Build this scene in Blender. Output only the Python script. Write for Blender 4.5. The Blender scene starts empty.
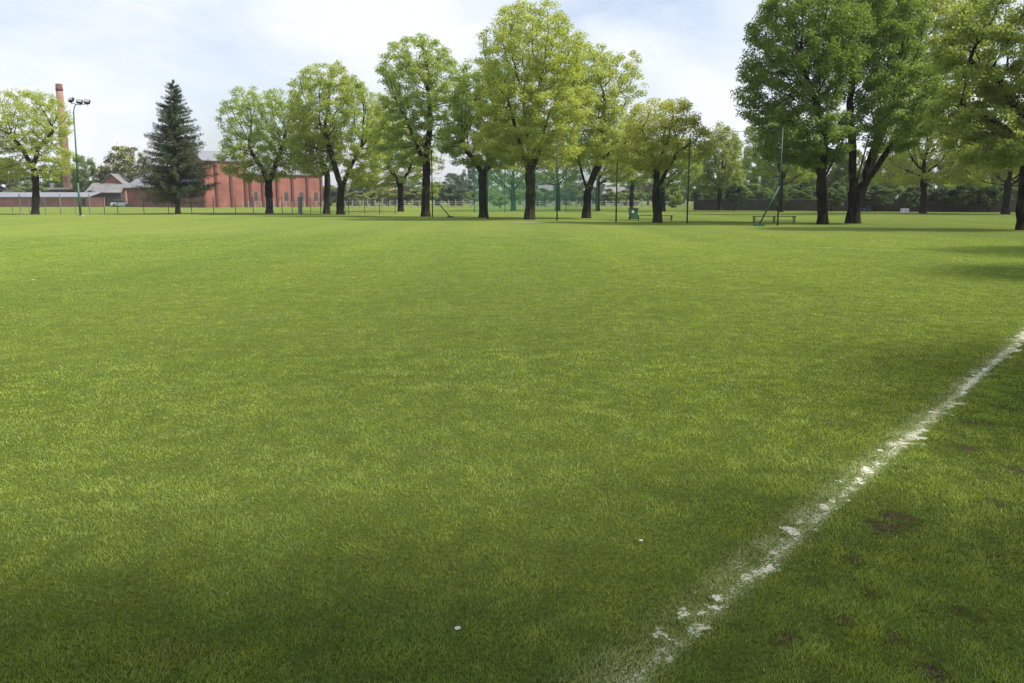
import bpy, bmesh, math, random
import numpy as np
from mathutils import Vector, Matrix

PI = math.pi
scene = bpy.context.scene
COL = scene.collection
random.seed(5)
R0 = np.random.default_rng(11)

# ------------------------------------------------------------------ camera model
F, CX, CY, HOR, H = 826.0, 512.0, 341.5, 199.0, 1.65
P = math.atan((CY - HOR) / F)
cP, sP = math.cos(P), math.sin(P)
def ray(px, py):
    x, u = (px - CX) / F, (CY - py) / F
    return Vector((x, cP + u * sP, -sP + u * cP))
def ground(px, py):
    r = ray(px, py); t = -H / r.z
    return Vector((r.x * t, r.y * t, 0))
def at(px, py, Y):
    r = ray(px, py); t = Y / r.y
    return Vector((r.x * t, Y, H + r.z * t))
def onground(px, Y):
    r = ray(px, HOR); return Vector((r.x / r.y * Y, Y, 0))

cd = bpy.data.cameras.new('camera'); cam = bpy.data.objects.new('camera', cd); COL.objects.link(cam)
cam.location = (0, 0, H); cam.rotation_euler = (PI / 2 - P, 0, 0)
cd.sensor_width = 36; cd.lens = 36 * F / 1024; cd.clip_start = .05; cd.clip_end = 5000
scene.camera = cam

# ------------------------------------------------------------------ light
SUN_AZ, SUN_EL = math.radians(98), math.radians(50)
S = Vector((math.cos(SUN_EL) * math.sin(SUN_AZ), math.cos(SUN_EL) * math.cos(SUN_AZ), math.sin(SUN_EL)))
ld = bpy.data.lights.new('sun', 'SUN'); ld.energy = 4.2; ld.angle = math.radians(6); ld.color = (1, .95, .86)
sun = bpy.data.objects.new('sun', ld); COL.objects.link(sun)
sun.rotation_euler = (-S).to_track_quat('-Z', 'Y').to_euler(); sun.location = (60, 0, 60)

w = bpy.data.worlds.new('World'); scene.world = w; w.use_nodes = True
nt = w.node_tree; nt.nodes.clear()
def N(nt, t, **kw):
    n = nt.nodes.new(t)
    for k, v in kw.items():
        if k in n.inputs: n.inputs[k].default_value = v
        else: setattr(n, k, v)
    return n
sky = N(nt, 'ShaderNodeTexSky'); sky.sky_type = 'NISHITA'; sky.sun_disc = False
sky.sun_elevation = SUN_EL; sky.sun_rotation = SUN_AZ; sky.dust_density = 2.0
b1 = N(nt, 'ShaderNodeBackground', Strength=.125)
b2 = N(nt, 'ShaderNodeBackground', Strength=.80); b2.inputs['Color'].default_value = (.85, .885, .97, 1)
tc = N(nt, 'ShaderNodeTexCoord')
mp = N(nt, 'ShaderNodeMapping'); mp.inputs['Scale'].default_value = (1.5, 1.5, 3.6); mp.inputs['Location'].default_value = (.35, .2, .1)
no = N(nt, 'ShaderNodeTexNoise', Scale=1.7, Detail=6.0, Roughness=.55, Distortion=.4)
cr = N(nt, 'ShaderNodeValToRGB')
cr.color_ramp.elements[0].position = .36; cr.color_ramp.elements[0].color = (.28, .28, .28, 1)
cr.color_ramp.elements[1].position = .60; cr.color_ramp.elements[1].color = (1, 1, 1, 1)
mx = N(nt, 'ShaderNodeMixShader'); ow = N(nt, 'ShaderNodeOutputWorld')
L = nt.links.new
L(sky.outputs[0], b1.inputs['Color']); L(tc.outputs['Generated'], mp.inputs[0]); L(mp.outputs[0], no.inputs['Vector'])
L(no.outputs[0], cr.inputs[0]); L(cr.outputs[0], mx.inputs[0]); L(b1.outputs[0], mx.inputs[1]); L(b2.outputs[0], mx.inputs[2]); L(mx.outputs[0], ow.inputs[0])

vs = scene.view_settings; vs.view_transform = 'Standard'; vs.look = 'None'; vs.exposure = 0.55; vs.gamma = 1
scene.render.filter_size = 1.5
scene.render.engine = 'CYCLES'
scene.cycles.max_bounces = 8; scene.cycles.transparent_max_bounces = 16
scene.cycles.use_denoising = True

# ------------------------------------------------------------------ materials
def newmat(name):
    m = bpy.data.materials.new(name); m.use_nodes = True; nt = m.node_tree; nt.nodes.clear()
    return m, nt, N(nt, 'ShaderNodeOutputMaterial')
def ramp(nt, stops):
    r = N(nt, 'ShaderNodeValToRGB'); e = r.color_ramp.elements
    while len(e) > 1: e.remove(e[0])
    e[0].position = stops[0][0]; e[0].color = (*stops[0][1], 1)
    for p, c in stops[1:]:
        k = e.new(p); k.color = (*c, 1)
    return r
def mixc(nt, a, b, fac, mode='MIX'):
    m = N(nt, 'ShaderNodeMix'); m.data_type = 'RGBA'; m.blend_type = mode
    for s, v in ((m.inputs[0], fac), (m.inputs[6], a), (m.inputs[7], b)):
        if hasattr(v, 'is_linked'): nt.links.new(v, s)
        elif isinstance(v, (int, float)): s.default_value = v
        else: s.default_value = (*v, 1)
    return m.outputs[2]
def simple(name, c, rough=.7, var=.25, scale=6., bump=0., metal=0., detail=5):
    m, nt, o = newmat(name); b = N(nt, 'ShaderNodeBsdfPrincipled', Roughness=rough, Metallic=metal)
    t = N(nt, 'ShaderNodeTexCoord'); n = N(nt, 'ShaderNodeTexNoise', Scale=scale, Detail=float(detail))
    nt.links.new(t.outputs['Object'], n.inputs['Vector'])
    r = ramp(nt, [(.3, tuple(x * (1 - var) for x in c)), (.7, tuple(min(1, x * (1 + var)) for x in c))])
    nt.links.new(n.outputs[0], r.inputs[0]); nt.links.new(r.outputs[0], b.inputs['Base Color'])
    if bump:
        bp = N(nt, 'ShaderNodeBump', Strength=bump, Distance=.03); nt.links.new(n.outputs[0], bp.inputs['Height']); nt.links.new(bp.outputs[0], b.inputs['Normal'])
    nt.links.new(b.outputs[0], o.inputs[0]); return m
def brick(name, c1, c2, mortar):
    m, nt, o = newmat(name); b = N(nt, 'ShaderNodeBsdfPrincipled', Roughness=.85)
    t = N(nt, 'ShaderNodeTexCoord'); mp = N(nt, 'ShaderNodeMapping'); mp.inputs['Rotation'].default_value = (PI / 2, 0, 0)
    k = N(nt, 'ShaderNodeTexBrick'); k.inputs['Color1'].default_value = (*c1, 1); k.inputs['Color2'].default_value = (*c2, 1); k.inputs['Mortar'].default_value = (*mortar, 1)
    k.inputs['Scale'].default_value = 3.6; k.inputs['Mortar Size'].default_value = .012
    n = N(nt, 'ShaderNodeTexNoise', Scale=.45, Detail=6.)
    nt.links.new(t.outputs['Object'], mp.inputs[0]); nt.links.new(mp.outputs[0], k.inputs[0]); nt.links.new(t.outputs['Object'], n.inputs['Vector'])
    r = ramp(nt, [(.28, (.62, .60, .60)), (.5, (.95, .95, .95)), (.72, (1.25, 1.22, 1.2))]); nt.links.new(n.outputs[0], r.inputs[0])
    nt.links.new(mixc(nt, k.outputs[0], r.outputs[0], 1., 'MULTIPLY'), b.inputs['Base Color'])
    nt.links.new(b.outputs[0], o.inputs[0]); return m

def leafmat(name, stops, trans=.5, objcol=True, gloss=.02):
    m, nt, o = newmat(name)
    a = N(nt, 'ShaderNodeAttribute', attribute_name='rnd')
    r = ramp(nt, stops); nt.links.new(a.outputs['Fac'], r.inputs[0]); c = r.outputs[0]
    if objcol:
        oi = N(nt, 'ShaderNodeObjectInfo'); c = mixc(nt, c, oi.outputs['Color'], 1., 'MULTIPLY')
    d = N(nt, 'ShaderNodeBsdfDiffuse'); t = N(nt, 'ShaderNodeBsdfTranslucent'); g = N(nt, 'ShaderNodeBsdfGlossy', Roughness=.45)
    nt.links.new(c, d.inputs[0])
    tcol = mixc(nt, c, tuple(2 * trans * x for x in (1.2, 1.1, .6)), 1., 'MULTIPLY'); nt.links.new(tcol, t.inputs[0])
    m1 = N(nt, 'ShaderNodeAddShader'); m2 = N(nt, 'ShaderNodeMixShader', Fac=gloss)
    nt.links.new(d.outputs[0], m1.inputs[0]); nt.links.new(t.outputs[0], m1.inputs[1])
    nt.links.new(m1.outputs[0], m2.inputs[1]); nt.links.new(g.outputs[0], m2.inputs[2]); nt.links.new(m2.outputs[0], o.inputs[0])
    return m

# object colour carries the kind's leaf colour; this ramp is leaf-to-leaf variation
LEAF = leafmat('leaf', [(0, (.72, .76, .8)), (.5, (1, 1, 1)), (1, (1.25, 1.2, 1.1))], .5)
NEEDLE = leafmat('needle', [(0, (.6, .65, .7)), (.6, (1, 1, 1)), (1, (1.5, 1.5, 1.2))], .2)
PETAL = leafmat('petal', [(0, (.8, .8, .75)), (1, (1.1, 1.1, 1.05))], .3)
def bark(name, c, c2):
    m, nt, o = newmat(name); b = N(nt, 'ShaderNodeBsdfDiffuse'); t = N(nt, 'ShaderNodeTexCoord')
    def nz(sx, sz, sc, det):
        mp = N(nt, 'ShaderNodeMapping'); mp.inputs['Scale'].default_value = (sx, sx, sz); n = N(nt, 'ShaderNodeTexNoise', Scale=sc, Detail=det)
        nt.links.new(t.outputs['Object'], mp.inputs[0]); nt.links.new(mp.outputs[0], n.inputs['Vector']); return n.outputs[0]
    f = nz(1, .16, 9., 6.); r = ramp(nt, [(.32, tuple(x * .35 for x in c)), (.5, c), (.7, c2)]); nt.links.new(f, r.inputs[0])
    r2 = ramp(nt, [(.35, (.7, .75, .65)), (.65, (1.25, 1.2, 1.1))]); nt.links.new(nz(1, .6, 1.2, 4.), r2.inputs[0])
    bp = N(nt, 'ShaderNodeBump', Strength=.9, Distance=.06); nt.links.new(f, bp.inputs['Height']); nt.links.new(bp.outputs[0], b.inputs['Normal'])
    nt.links.new(mixc(nt, r.outputs[0], r2.outputs[0], 1., 'MULTIPLY'), b.inputs[0]); nt.links.new(b.outputs[0], o.inputs[0]); return m
BARK = bark('bark', (.024, .020, .015), (.062, .054, .042)); BARK_PALE = bark('brown_bark', (.042, .032, .023), (.095, .075, .058))

# ------------------------------------------------------------------ object helpers
def tag(o, label=None, cat=None, group=None, kind=None):
    if label: o['label'] = label
    if cat: o['category'] = cat
    if group: o['group'] = group
    if kind: o['kind'] = kind
    return o
def empty(name, loc, rz=0, **kw):
    o = bpy.data.objects.new(name, None); COL.objects.link(o); o.location = loc; o.rotation_euler = (0, 0, rz); o.empty_display_size = .3
    return tag(o, **kw)
def link(name, me, mat, parent=None, smooth=False):
    o = bpy.data.objects.new(name, me); COL.objects.link(o)
    if mat and not me.materials: me.materials.append(mat)
    if parent: o.parent = parent
    if smooth: me.polygons.foreach_set('use_smooth', [True] * len(me.polygons))
    return o
def np_mesh(name, v, loops, starts, totals, attrs=None):
    me = bpy.data.meshes.new(name)
    me.vertices.add(len(v)); me.vertices.foreach_set('co', np.asarray(v, np.float32).ravel())
    me.loops.add(len(loops)); me.loops.foreach_set('vertex_index', np.asarray(loops, np.int32))
    me.polygons.add(len(starts)); me.polygons.foreach_set('loop_start', np.asarray(starts, np.int32))
    try: me.polygons.foreach_set('loop_total', np.asarray(totals, np.int32))
    except Exception: pass
    for k, a in (attrs or {}).items():
        at_ = me.attributes.new(k, 'FLOAT', 'POINT'); at_.data.foreach_set('value', np.asarray(a, np.float32))
    me.update(calc_edges=True); return me
def quads_mesh(name, v, f, attrs=None):
    f = np.asarray(f, np.int32); n = len(f); k = f.shape[1]
    return np_mesh(name, v, f.ravel(), np.arange(n) * k, np.full(n, k), attrs)

class MB:
    def __init__(s): s.bm = bmesh.new()
    def box(s, x0, y0, z0, x1, y1, z1, bevel=0., M=None):
        r = bmesh.ops.create_cube(s.bm, size=1.); vs_ = r['verts']
        for v in vs_:
            v.co = Vector((x0 + (v.co.x + .5) * (x1 - x0), y0 + (v.co.y + .5) * (y1 - y0), z0 + (v.co.z + .5) * (z1 - z0)))
        if bevel:
            es = list({e for v in vs_ for e in v.link_edges})
            rb = bmesh.ops.bevel(s.bm, geom=es, offset=bevel, segments=2, affect='EDGES', clamp_overlap=True)
            vs_ = list({v for f in rb['faces'] for v in f.verts})
        if M is not None:
            for v in vs_: v.co = M @ v.co
        return s
    def tube(s, pts, r, n=8, cap=True):
        pts = [Vector(p) for p in pts]; rr = r if isinstance(r, (list, tuple)) else [r] * len(pts); rings = []
        for i, p in enumerate(pts):
            t = (pts[min(i + 1, len(pts) - 1)] - pts[max(i - 1, 0)]).normalized()
            ref = Vector((1, 0, 0)) if abs(t.x) < .8 else Vector((0, 1, 0))
            a = t.cross(ref).normalized(); b = t.cross(a)
            rings.append([s.bm.verts.new(p + (a * math.cos(2 * PI * k / n) + b * math.sin(2 * PI * k / n)) * rr[i]) for k in range(n)])
        for A, B in zip(rings, rings[1:]):
            for k in range(n): s.bm.faces.new((A[k], A[(k + 1) % n], B[(k + 1) % n], B[k]))
        if cap:
            s.bm.faces.new(rings[0]); s.bm.faces.new(rings[-1])
        return s
    def poly(s, vs_, fs):
        V = [s.bm.verts.new(v) for v in vs_]
        for f in fs: s.bm.faces.new([V[i] for i in f])
        return s
    def prism(s, prof, y0, y1):       # profile in x,z extruded along y
        n = len(prof); V = [s.bm.verts.new((x, y0, z)) for x, z in prof] + [s.bm.verts.new((x, y1, z)) for x, z in prof]
        s.bm.faces.new(V[:n][::-1]); s.bm.faces.new(V[n:])
        for k in range(n): s.bm.faces.new((V[k], V[(k + 1) % n], V[n + (k + 1) % n], V[n + k]))
        return s
    def build(s, name, mat, parent=None, smooth=False):
        bmesh.ops.recalc_face_normals(s.bm, faces=s.bm.faces[:])
        me = bpy.data.meshes.new(name); s.bm.to_mesh(me); s.bm.free()
        return link(name, me, mat, parent, smooth)

# value noise for blade placement
_tab = R0.random((256, 256))
def vnoise(x, y, scale, seed=0):
    x = np.asarray(x) / scale + seed * 17.3; y = np.asarray(y) / scale + seed * 31.7
    xi = np.floor(x).astype(int); yi = np.floor(y).astype(int); fx = x - xi; fy = y - yi
    fx = fx * fx * (3 - 2 * fx); fy = fy * fy * (3 - 2 * fy)
    g = lambda a, b: _tab[a & 255, b & 255]
    return (g(xi, yi) * (1 - fx) + g(xi + 1, yi) * fx) * (1 - fy) + (g(xi, yi + 1) * (1 - fx) + g(xi + 1, yi + 1) * fx) * fy
def fbm(x, y, scale, seed=0, o=3):
    t = 0; a = .5; n = 0
    for k in range(o):
        t = t + a * vnoise(x, y, scale / 2 ** k, seed + k); n += a; a *= .55
    return t / n

# ------------------------------------------------------------------ ground
LA, LB = ground(624, 683), ground(1018, 339)
LD = (LB - LA).normalized(); LN = Vector((LD.y, -LD.x, 0))     # LN points to the right of the touchline
def uv_line(x, y):
    dx, dy = x - LA.x, y - LA.y
    return dx * LD.x + dy * LD.y, dx * LN.x + dy * LN.y
GA, GB = ground(440, 234), ground(1010, 254.5)                  # the far line
GD = (GB - GA).normalized(); GN = Vector((GD.y, -GD.x, 0))
CLODS = [(694, 628, .075), (683, 615, .05), (768, 567, .065), (760, 572, .03), (792, 531, .075), (782, 540, .05), (748, 578, .035), (720, 600, .05), (857, 481, .07), (849, 488, .05), (866, 470, .06), (826, 508, .045), (808, 516, .04), (670, 640, .03)]
CL = [(*ground(a, b).xy, r * .85) for a, b, r in CLODS]
for k in range(90):
    u_, v_ = .2 + 4.6 * random.random(), random.gauss(.02, .035); q_ = LA + LD * u_ + LN * v_; CL.append((q_.x, q_.y, random.uniform(.008, .034)))
def bald(x, y):
    u, v = uv_line(x, y)
    m = np.zeros_like(u)
    wob = (fbm(x, y, .05, 3, 4) - .5) * 3.0
    for cx, cy, r in CL:
        m = np.maximum(m, 1.2 - np.hypot(x - cx, (y - cy) * .7) / (r * .75) + wob)
    far = np.clip((u - 2.6) / 1.2, 0, 1)
    vc = .045 + .03 * np.sin(u * 1.7)
    band = 1 - np.abs(v - vc) / (.055 + .05 * (fbm(u, v * 0, .5, 9) - .3))
    m = np.maximum(m, far * (band * .9 + (fbm(x, y, .07, 5, 4) - .56) * 4.6 + (fbm(u, u * 0, .8, 6) - .45) * 1.5))
    return np.clip(m, 0, 1)
def paint(x, y):
    u, v = uv_line(x, y)
    core = np.exp(-((v - .02) / .05) ** 2) * .80 * (.75 + .25 * np.clip((u - 1.5) / 3, 0, 1))
    wide = np.exp(-((v + .07 - .02 * np.clip(u / 4, 0, 1)) / (.09 - .035 * np.clip(u / 4, 0, 1))) ** 2) * .34
    p = np.maximum(core, wide) * (.35 + 1.0 * fbm(x, y, .12, 2)) * (.55 + .9 * fbm(u, u * 0, .9, 8))
    p = p * np.where(u < -3, 0, 1)
    # far line, old and nearly worn off
    a = (x - GA.x) * GD.x + (y - GA.y) * GD.y; b = (x - GA.x) * GN.x + (y - GA.y) * GN.y
    q = np.exp(-(b / .10) ** 2) * .5 * np.clip(fbm(a, a * 0, 2.2, 12) * 2.2 - .45, 0, 1) * (a > -14) * (a < 36)
    return np.clip(np.maximum(p, q), 0, 1)
SOIL = [(929, 472, .16), (968, 451, .13), (976, 423, .14), (885, 526, .20), (898, 516, .12), (857, 563, .13), (844, 619, .12), (735, 627, .06), (818, 580, .07), (934, 671, .07), (787, 640, .06),
        (905, 519, .10), (1006, 408, .14), (1000, 560, .09), (960, 610, .08), (890, 640, .06), (870, 595, .06), (1016, 470, .14), (917, 560, .07), (988, 500, .09)]
SL = [(*ground(a, b).xy, r, i) for i, (a, b, r) in enumerate(SOIL)]
def soil(x, y):
    m = np.zeros_like(np.asarray(x, float)); wob = (fbm(x, y, .10, 21) - .5) * 2.2
    for cx, cy, r, i in SL:
        m = np.maximum(m, .8 - np.hypot((x - cx), (y - cy) * .8) / (r * .62) + wob * 1.25)
    return np.clip(m * 1.5, 0, 1)

def grass_color(nt, c_lo, c_hi, dry):
    """world-anchored lawn colour: broad patches, clumps and fine blades"""
    g = N(nt, 'ShaderNodeNewGeometry')
    def nz(scale, det=3., sx=1, sy=1, rot=0.):
        mp = N(nt, 'ShaderNodeMapping'); mp.inputs['Scale'].default_value = (sx, sy, .001); mp.inputs['Rotation'].default_value = (0, 0, rot)
        n = N(nt, 'ShaderNodeTexNoise', Scale=scale, Detail=det, Roughness=.6)
        nt.links.new(g.outputs['Position'], mp.inputs[0]); nt.links.new(mp.outputs[0], n.inputs['Vector']); return n.outputs[0]
    r1 = ramp(nt, [(.35, c_lo), (.65, c_hi)]); nt.links.new(nz(.55, 6.), r1.inputs[0])
    r2 = ramp(nt, [(.3, (.75, .80, .80)), (.5, (1, 1, 1)), (.72, (1.14, 1.09, 1.02))]); nt.links.new(nz(5.5, 5.), r2.inputs[0])
    c = mixc(nt, r1.outputs[0], r2.outputs[0], 1., 'MULTIPLY')
    r4 = ramp(nt, [(.38, (.88, .9, .92)), (.62, (1.08, 1.07, 1.0))]); nt.links.new(nz(.22, 2., 1., .06, math.radians(-38)), r4.inputs[0])
    c = mixc(nt, c, r4.outputs[0], 1., 'MULTIPLY')
    r3 = ramp(nt, [(.58, (0, 0, 0)), (.75, (.55, .55, .55))]); nt.links.new(nz(1.3, 5.), r3.inputs[0])
    return mixc(nt, c, dry, r3.outputs[0]), g

G_LO, G_HI, G_DRY = (.130, .194, .030), (.154, .216, .040), (.196, .214, .064)
m, nt, o = newmat('grass_ground')
c, g = grass_color(nt, G_LO, G_HI, G_DRY)
n5 = N(nt, 'ShaderNodeTexNoise', Scale=38., Detail=4.); nt.links.new(g.outputs['Position'], n5.inputs['Vector'])
r5 = ramp(nt, [(.3, (.80, .74, .95)), (.7, (1.36, 1.22, 1.7))]); nt.links.new(n5.outputs[0], r5.inputs[0])
c = mixc(nt, c, r5.outputs[0], 1., 'MULTIPLY')
am = N(nt, 'ShaderNodeAttribute', attribute_name='thatch_shade'); rt = ramp(nt, [(.3, (.040, .058, .012)), (.6, (.090, .116, .026))]); nt.links.new(n5.outputs[0], rt.inputs[0])
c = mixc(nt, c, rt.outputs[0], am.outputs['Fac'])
b = N(nt, 'ShaderNodeBsdfDiffuse', Roughness=1.); bp = N(nt, 'ShaderNodeBump', Strength=.3, Distance=.02)
nt.links.new(n5.outputs[0], bp.inputs['Height']); nt.links.new(bp.outputs[0], b.inputs['Normal'])
nt.links.new(c, b.inputs[0]); nt.links.new(b.outputs[0], o.inputs[0]); GROUND = m

m, nt, o = newmat('grass_blade')
c, g = grass_color(nt, tuple(x * 1.05 for x in G_LO), tuple(x * 1.05 for x in G_HI), G_DRY)
a = N(nt, 'ShaderNodeAttribute', attribute_name='rnd')
r = ramp(nt, [(0, (.46, .55, .56)), (.5, (1, 1, 1)), (.93, (1.5, 1.35, 1.1)), (.97, (2.0, 1.6, 3.)), (1, (2.6, 2.0, 4.))]); nt.links.new(a.outputs['Fac'], r.inputs[0])
c = mixc(nt, c, r.outputs[0], 1., 'MULTIPLY')
a2 = N(nt, 'ShaderNodeAttribute', attribute_name='paint'); c = mixc(nt, c, (.54, .55, .46), a2.outputs['Fac'])
d = N(nt, 'ShaderNodeBsdfDiffuse'); t = N(nt, 'ShaderNodeBsdfTranslucent'); gl = N(nt, 'ShaderNodeBsdfGlossy', Roughness=.5)
nt.links.new(c, d.inputs[0]); nt.links.new(mixc(nt, c, (.85, .75, .4), 1., 'MULTIPLY'), t.inputs[0])
m1 = N(nt, 'ShaderNodeAddShader'); m2 = N(nt, 'ShaderNodeMixShader', Fac=.03)
nt.links.new(d.outputs[0], m1.inputs[0]); nt.links.new(t.outputs[0], m1.inputs[1]); nt.links.new(m1.outputs[0], m2.inputs[1]); nt.links.new(gl.outputs[0], m2.inputs[2]); nt.links.new(m2.outputs[0], o.inputs[0])
BLADE = m

# one ground sheet: fine rings near the field, stretching out to the horizon; the vertex mask paints shade between blades into the soil colour, darkest near the camera
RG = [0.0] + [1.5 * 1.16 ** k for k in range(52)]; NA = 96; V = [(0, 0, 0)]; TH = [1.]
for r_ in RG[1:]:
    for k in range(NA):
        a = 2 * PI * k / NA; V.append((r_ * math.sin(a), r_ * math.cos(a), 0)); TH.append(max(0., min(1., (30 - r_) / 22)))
me = bpy.data.meshes.new('ground'); fs = [(0, 1 + (k + 1) % NA, 1 + k) for k in range(NA)]
for q in range(len(RG) - 2):
    b0_ = 1 + q * NA; fs += [(b0_ + k, b0_ + (k + 1) % NA, b0_ + NA + (k + 1) % NA, b0_ + NA + k) for k in range(NA)]
me.from_pydata(V, [], fs); me.attributes.new('thatch_shade', 'FLOAT', 'POINT').data.foreach_set('value', TH)
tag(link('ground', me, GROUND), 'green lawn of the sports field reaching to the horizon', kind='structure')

def sheet(name, x0, x1, y0, y1, step, z, fn, mat, label, frame=None, keep=None):
    """fine grid sheet with a per-vertex mask; only the cells where the mask is up are kept"""
    nx, ny = int((x1 - x0) / step) + 1, int((y1 - y0) / step) + 1
    X, Y = np.meshgrid(np.linspace(x0, x1, nx), np.linspace(y0, y1, ny))
    if frame:
        o_, d_, n_ = frame; WX = o_.x + X * d_.x + Y * n_.x; WY = o_.y + X * d_.y + Y * n_.y
    else: WX, WY = X, Y
    Mk = fn(WX, WY); Z = np.full_like(WX, z) + (fbm(WX, WY, .03, 44) - .5) * .002
    idx = np.arange(nx * ny).reshape(ny, nx)
    q = np.stack([idx[:-1, :-1], idx[:-1, 1:], idx[1:, 1:], idx[1:, :-1]], -1).reshape(-1, 4)
    mm = Mk.ravel()[q].max(1) > .15; q = q[mm]
    used, inv = np.unique(q, return_inverse=True)
    v = np.stack([WX.ravel(), WY.ravel(), Z.ravel()], 1)[used]
    me = quads_mesh(name, v, inv.reshape(-1, 4), {'mask': Mk.ravel()[used]})
    return tag(link(name, me, mat), label, kind='structure')
def maskmat(name, lo, hi, var=.3):
    m, nt, o = newmat(name); a = N(nt, 'ShaderNodeAttribute', attribute_name='mask'); g = N(nt, 'ShaderNodeNewGeometry')
    n = N(nt, 'ShaderNodeTexNoise', Scale=45., Detail=6.); nt.links.new(g.outputs['Position'], n.inputs['Vector'])
    r = ramp(nt, [(.3, tuple(x * (1 - var) for x in hi)), (.7, tuple(x * (1 + var) for x in hi))]); nt.links.new(n.outputs[0], r.inputs[0])
    n2 = N(nt, 'ShaderNodeTexNoise', Scale=70., Detail=5., Roughness=.65); nt.links.new(g.outputs['Position'], n2.inputs['Vector'])
    ma = N(nt, 'ShaderNodeMath', operation='MULTIPLY_ADD'); nt.links.new(n2.outputs[0], ma.inputs[0]); ma.inputs[1].default_value = 2.4; ma.inputs[2].default_value = -1.2
    mb_ = N(nt, 'ShaderNodeMath', operation='ADD'); nt.links.new(ma.outputs[0], mb_.inputs[0]); nt.links.new(a.outputs['Fac'], mb_.inputs[1])
    rr = ramp(nt, [(.38, (0, 0, 0)), (.62, (1, 1, 1))]); nt.links.new(mb_.outputs[0], rr.inputs[0])
    c = mixc(nt, lo, r.outputs[0], rr.outputs[0])
    b = N(nt, 'ShaderNodeBsdfDiffuse'); bp = N(nt, 'ShaderNodeBump', Strength=.8, Distance=.02); nt.links.new(n.outputs[0], bp.inputs['Height'])
    nt.links.new(bp.outputs[0], b.inputs['Normal']); nt.links.new(c, b.inputs[0]); nt.links.new(b.outputs[0], o.inputs[0]); return m
CHALK = maskmat('chalk', (.085, .115, .026), (.62, .59, .52), .15)
EARTH = maskmat('bare_earth', (.050, .066, .016), (.062, .052, .027), .5)
sheet('touchline', -2.5, 14.5, -.35, .35, .012, .003, lambda x, y: np.maximum(bald(x, y) * .66, paint(x, y) * .62), CHALK, 'worn white chalk touchline crossing the lawn', (LA, LD, LN))
sheet('bare_earth', 0, 12, 1.5, 13, .02, .003, lambda x, y: soil(x, y) * (bald(x, y) < .05), EARTH, 'worn spots of bare brown soil beside the touchline')
# far line
m, nt, o = newmat('faded_line'); b = N(nt, 'ShaderNodeBsdfDiffuse'); b.inputs[0].default_value = (.16, .20, .09, 1); nt.links.new(b.outputs[0], o.inputs[0])
mb = MB()
for k in range(60):
    s0 = k * .6 - 8
    if random.random() < .55:
        e = .5 + random.random() * .1; p = [GA + GD * s + GN * t for s, t in ((s0, -.05), (s0 + e, -.05), (s0 + e, .05), (s0, .05))]
        mb.poly([(q.x, q.y, .005) for q in p], [(0, 1, 2, 3)])
tag(mb.build('faded_field_line', m), 'faint worn white line across the far side of the field', kind='structure')
# sandy strip in front of the tallest tree
SAND = simple('sand', (.25, .19, .115), .95, .2, 2.)
mb = MB(); c0 = ground(529, 222.8); vs_ = []
for k in range(28):
    a = 2 * PI * k / 28; vs_.append((c0.x + math.cos(a) * 1.25 * (1 + .15 * random.random()), c0.y + math.sin(a) * .9 * (1 + .3 * random.random()), .02))
mb.poly(vs_, [tuple(range(28))]); tag(mb.build('sand_patch', SAND), 'pinkish strip of bare sand in front of the tallest middle tree', kind='structure')

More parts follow.
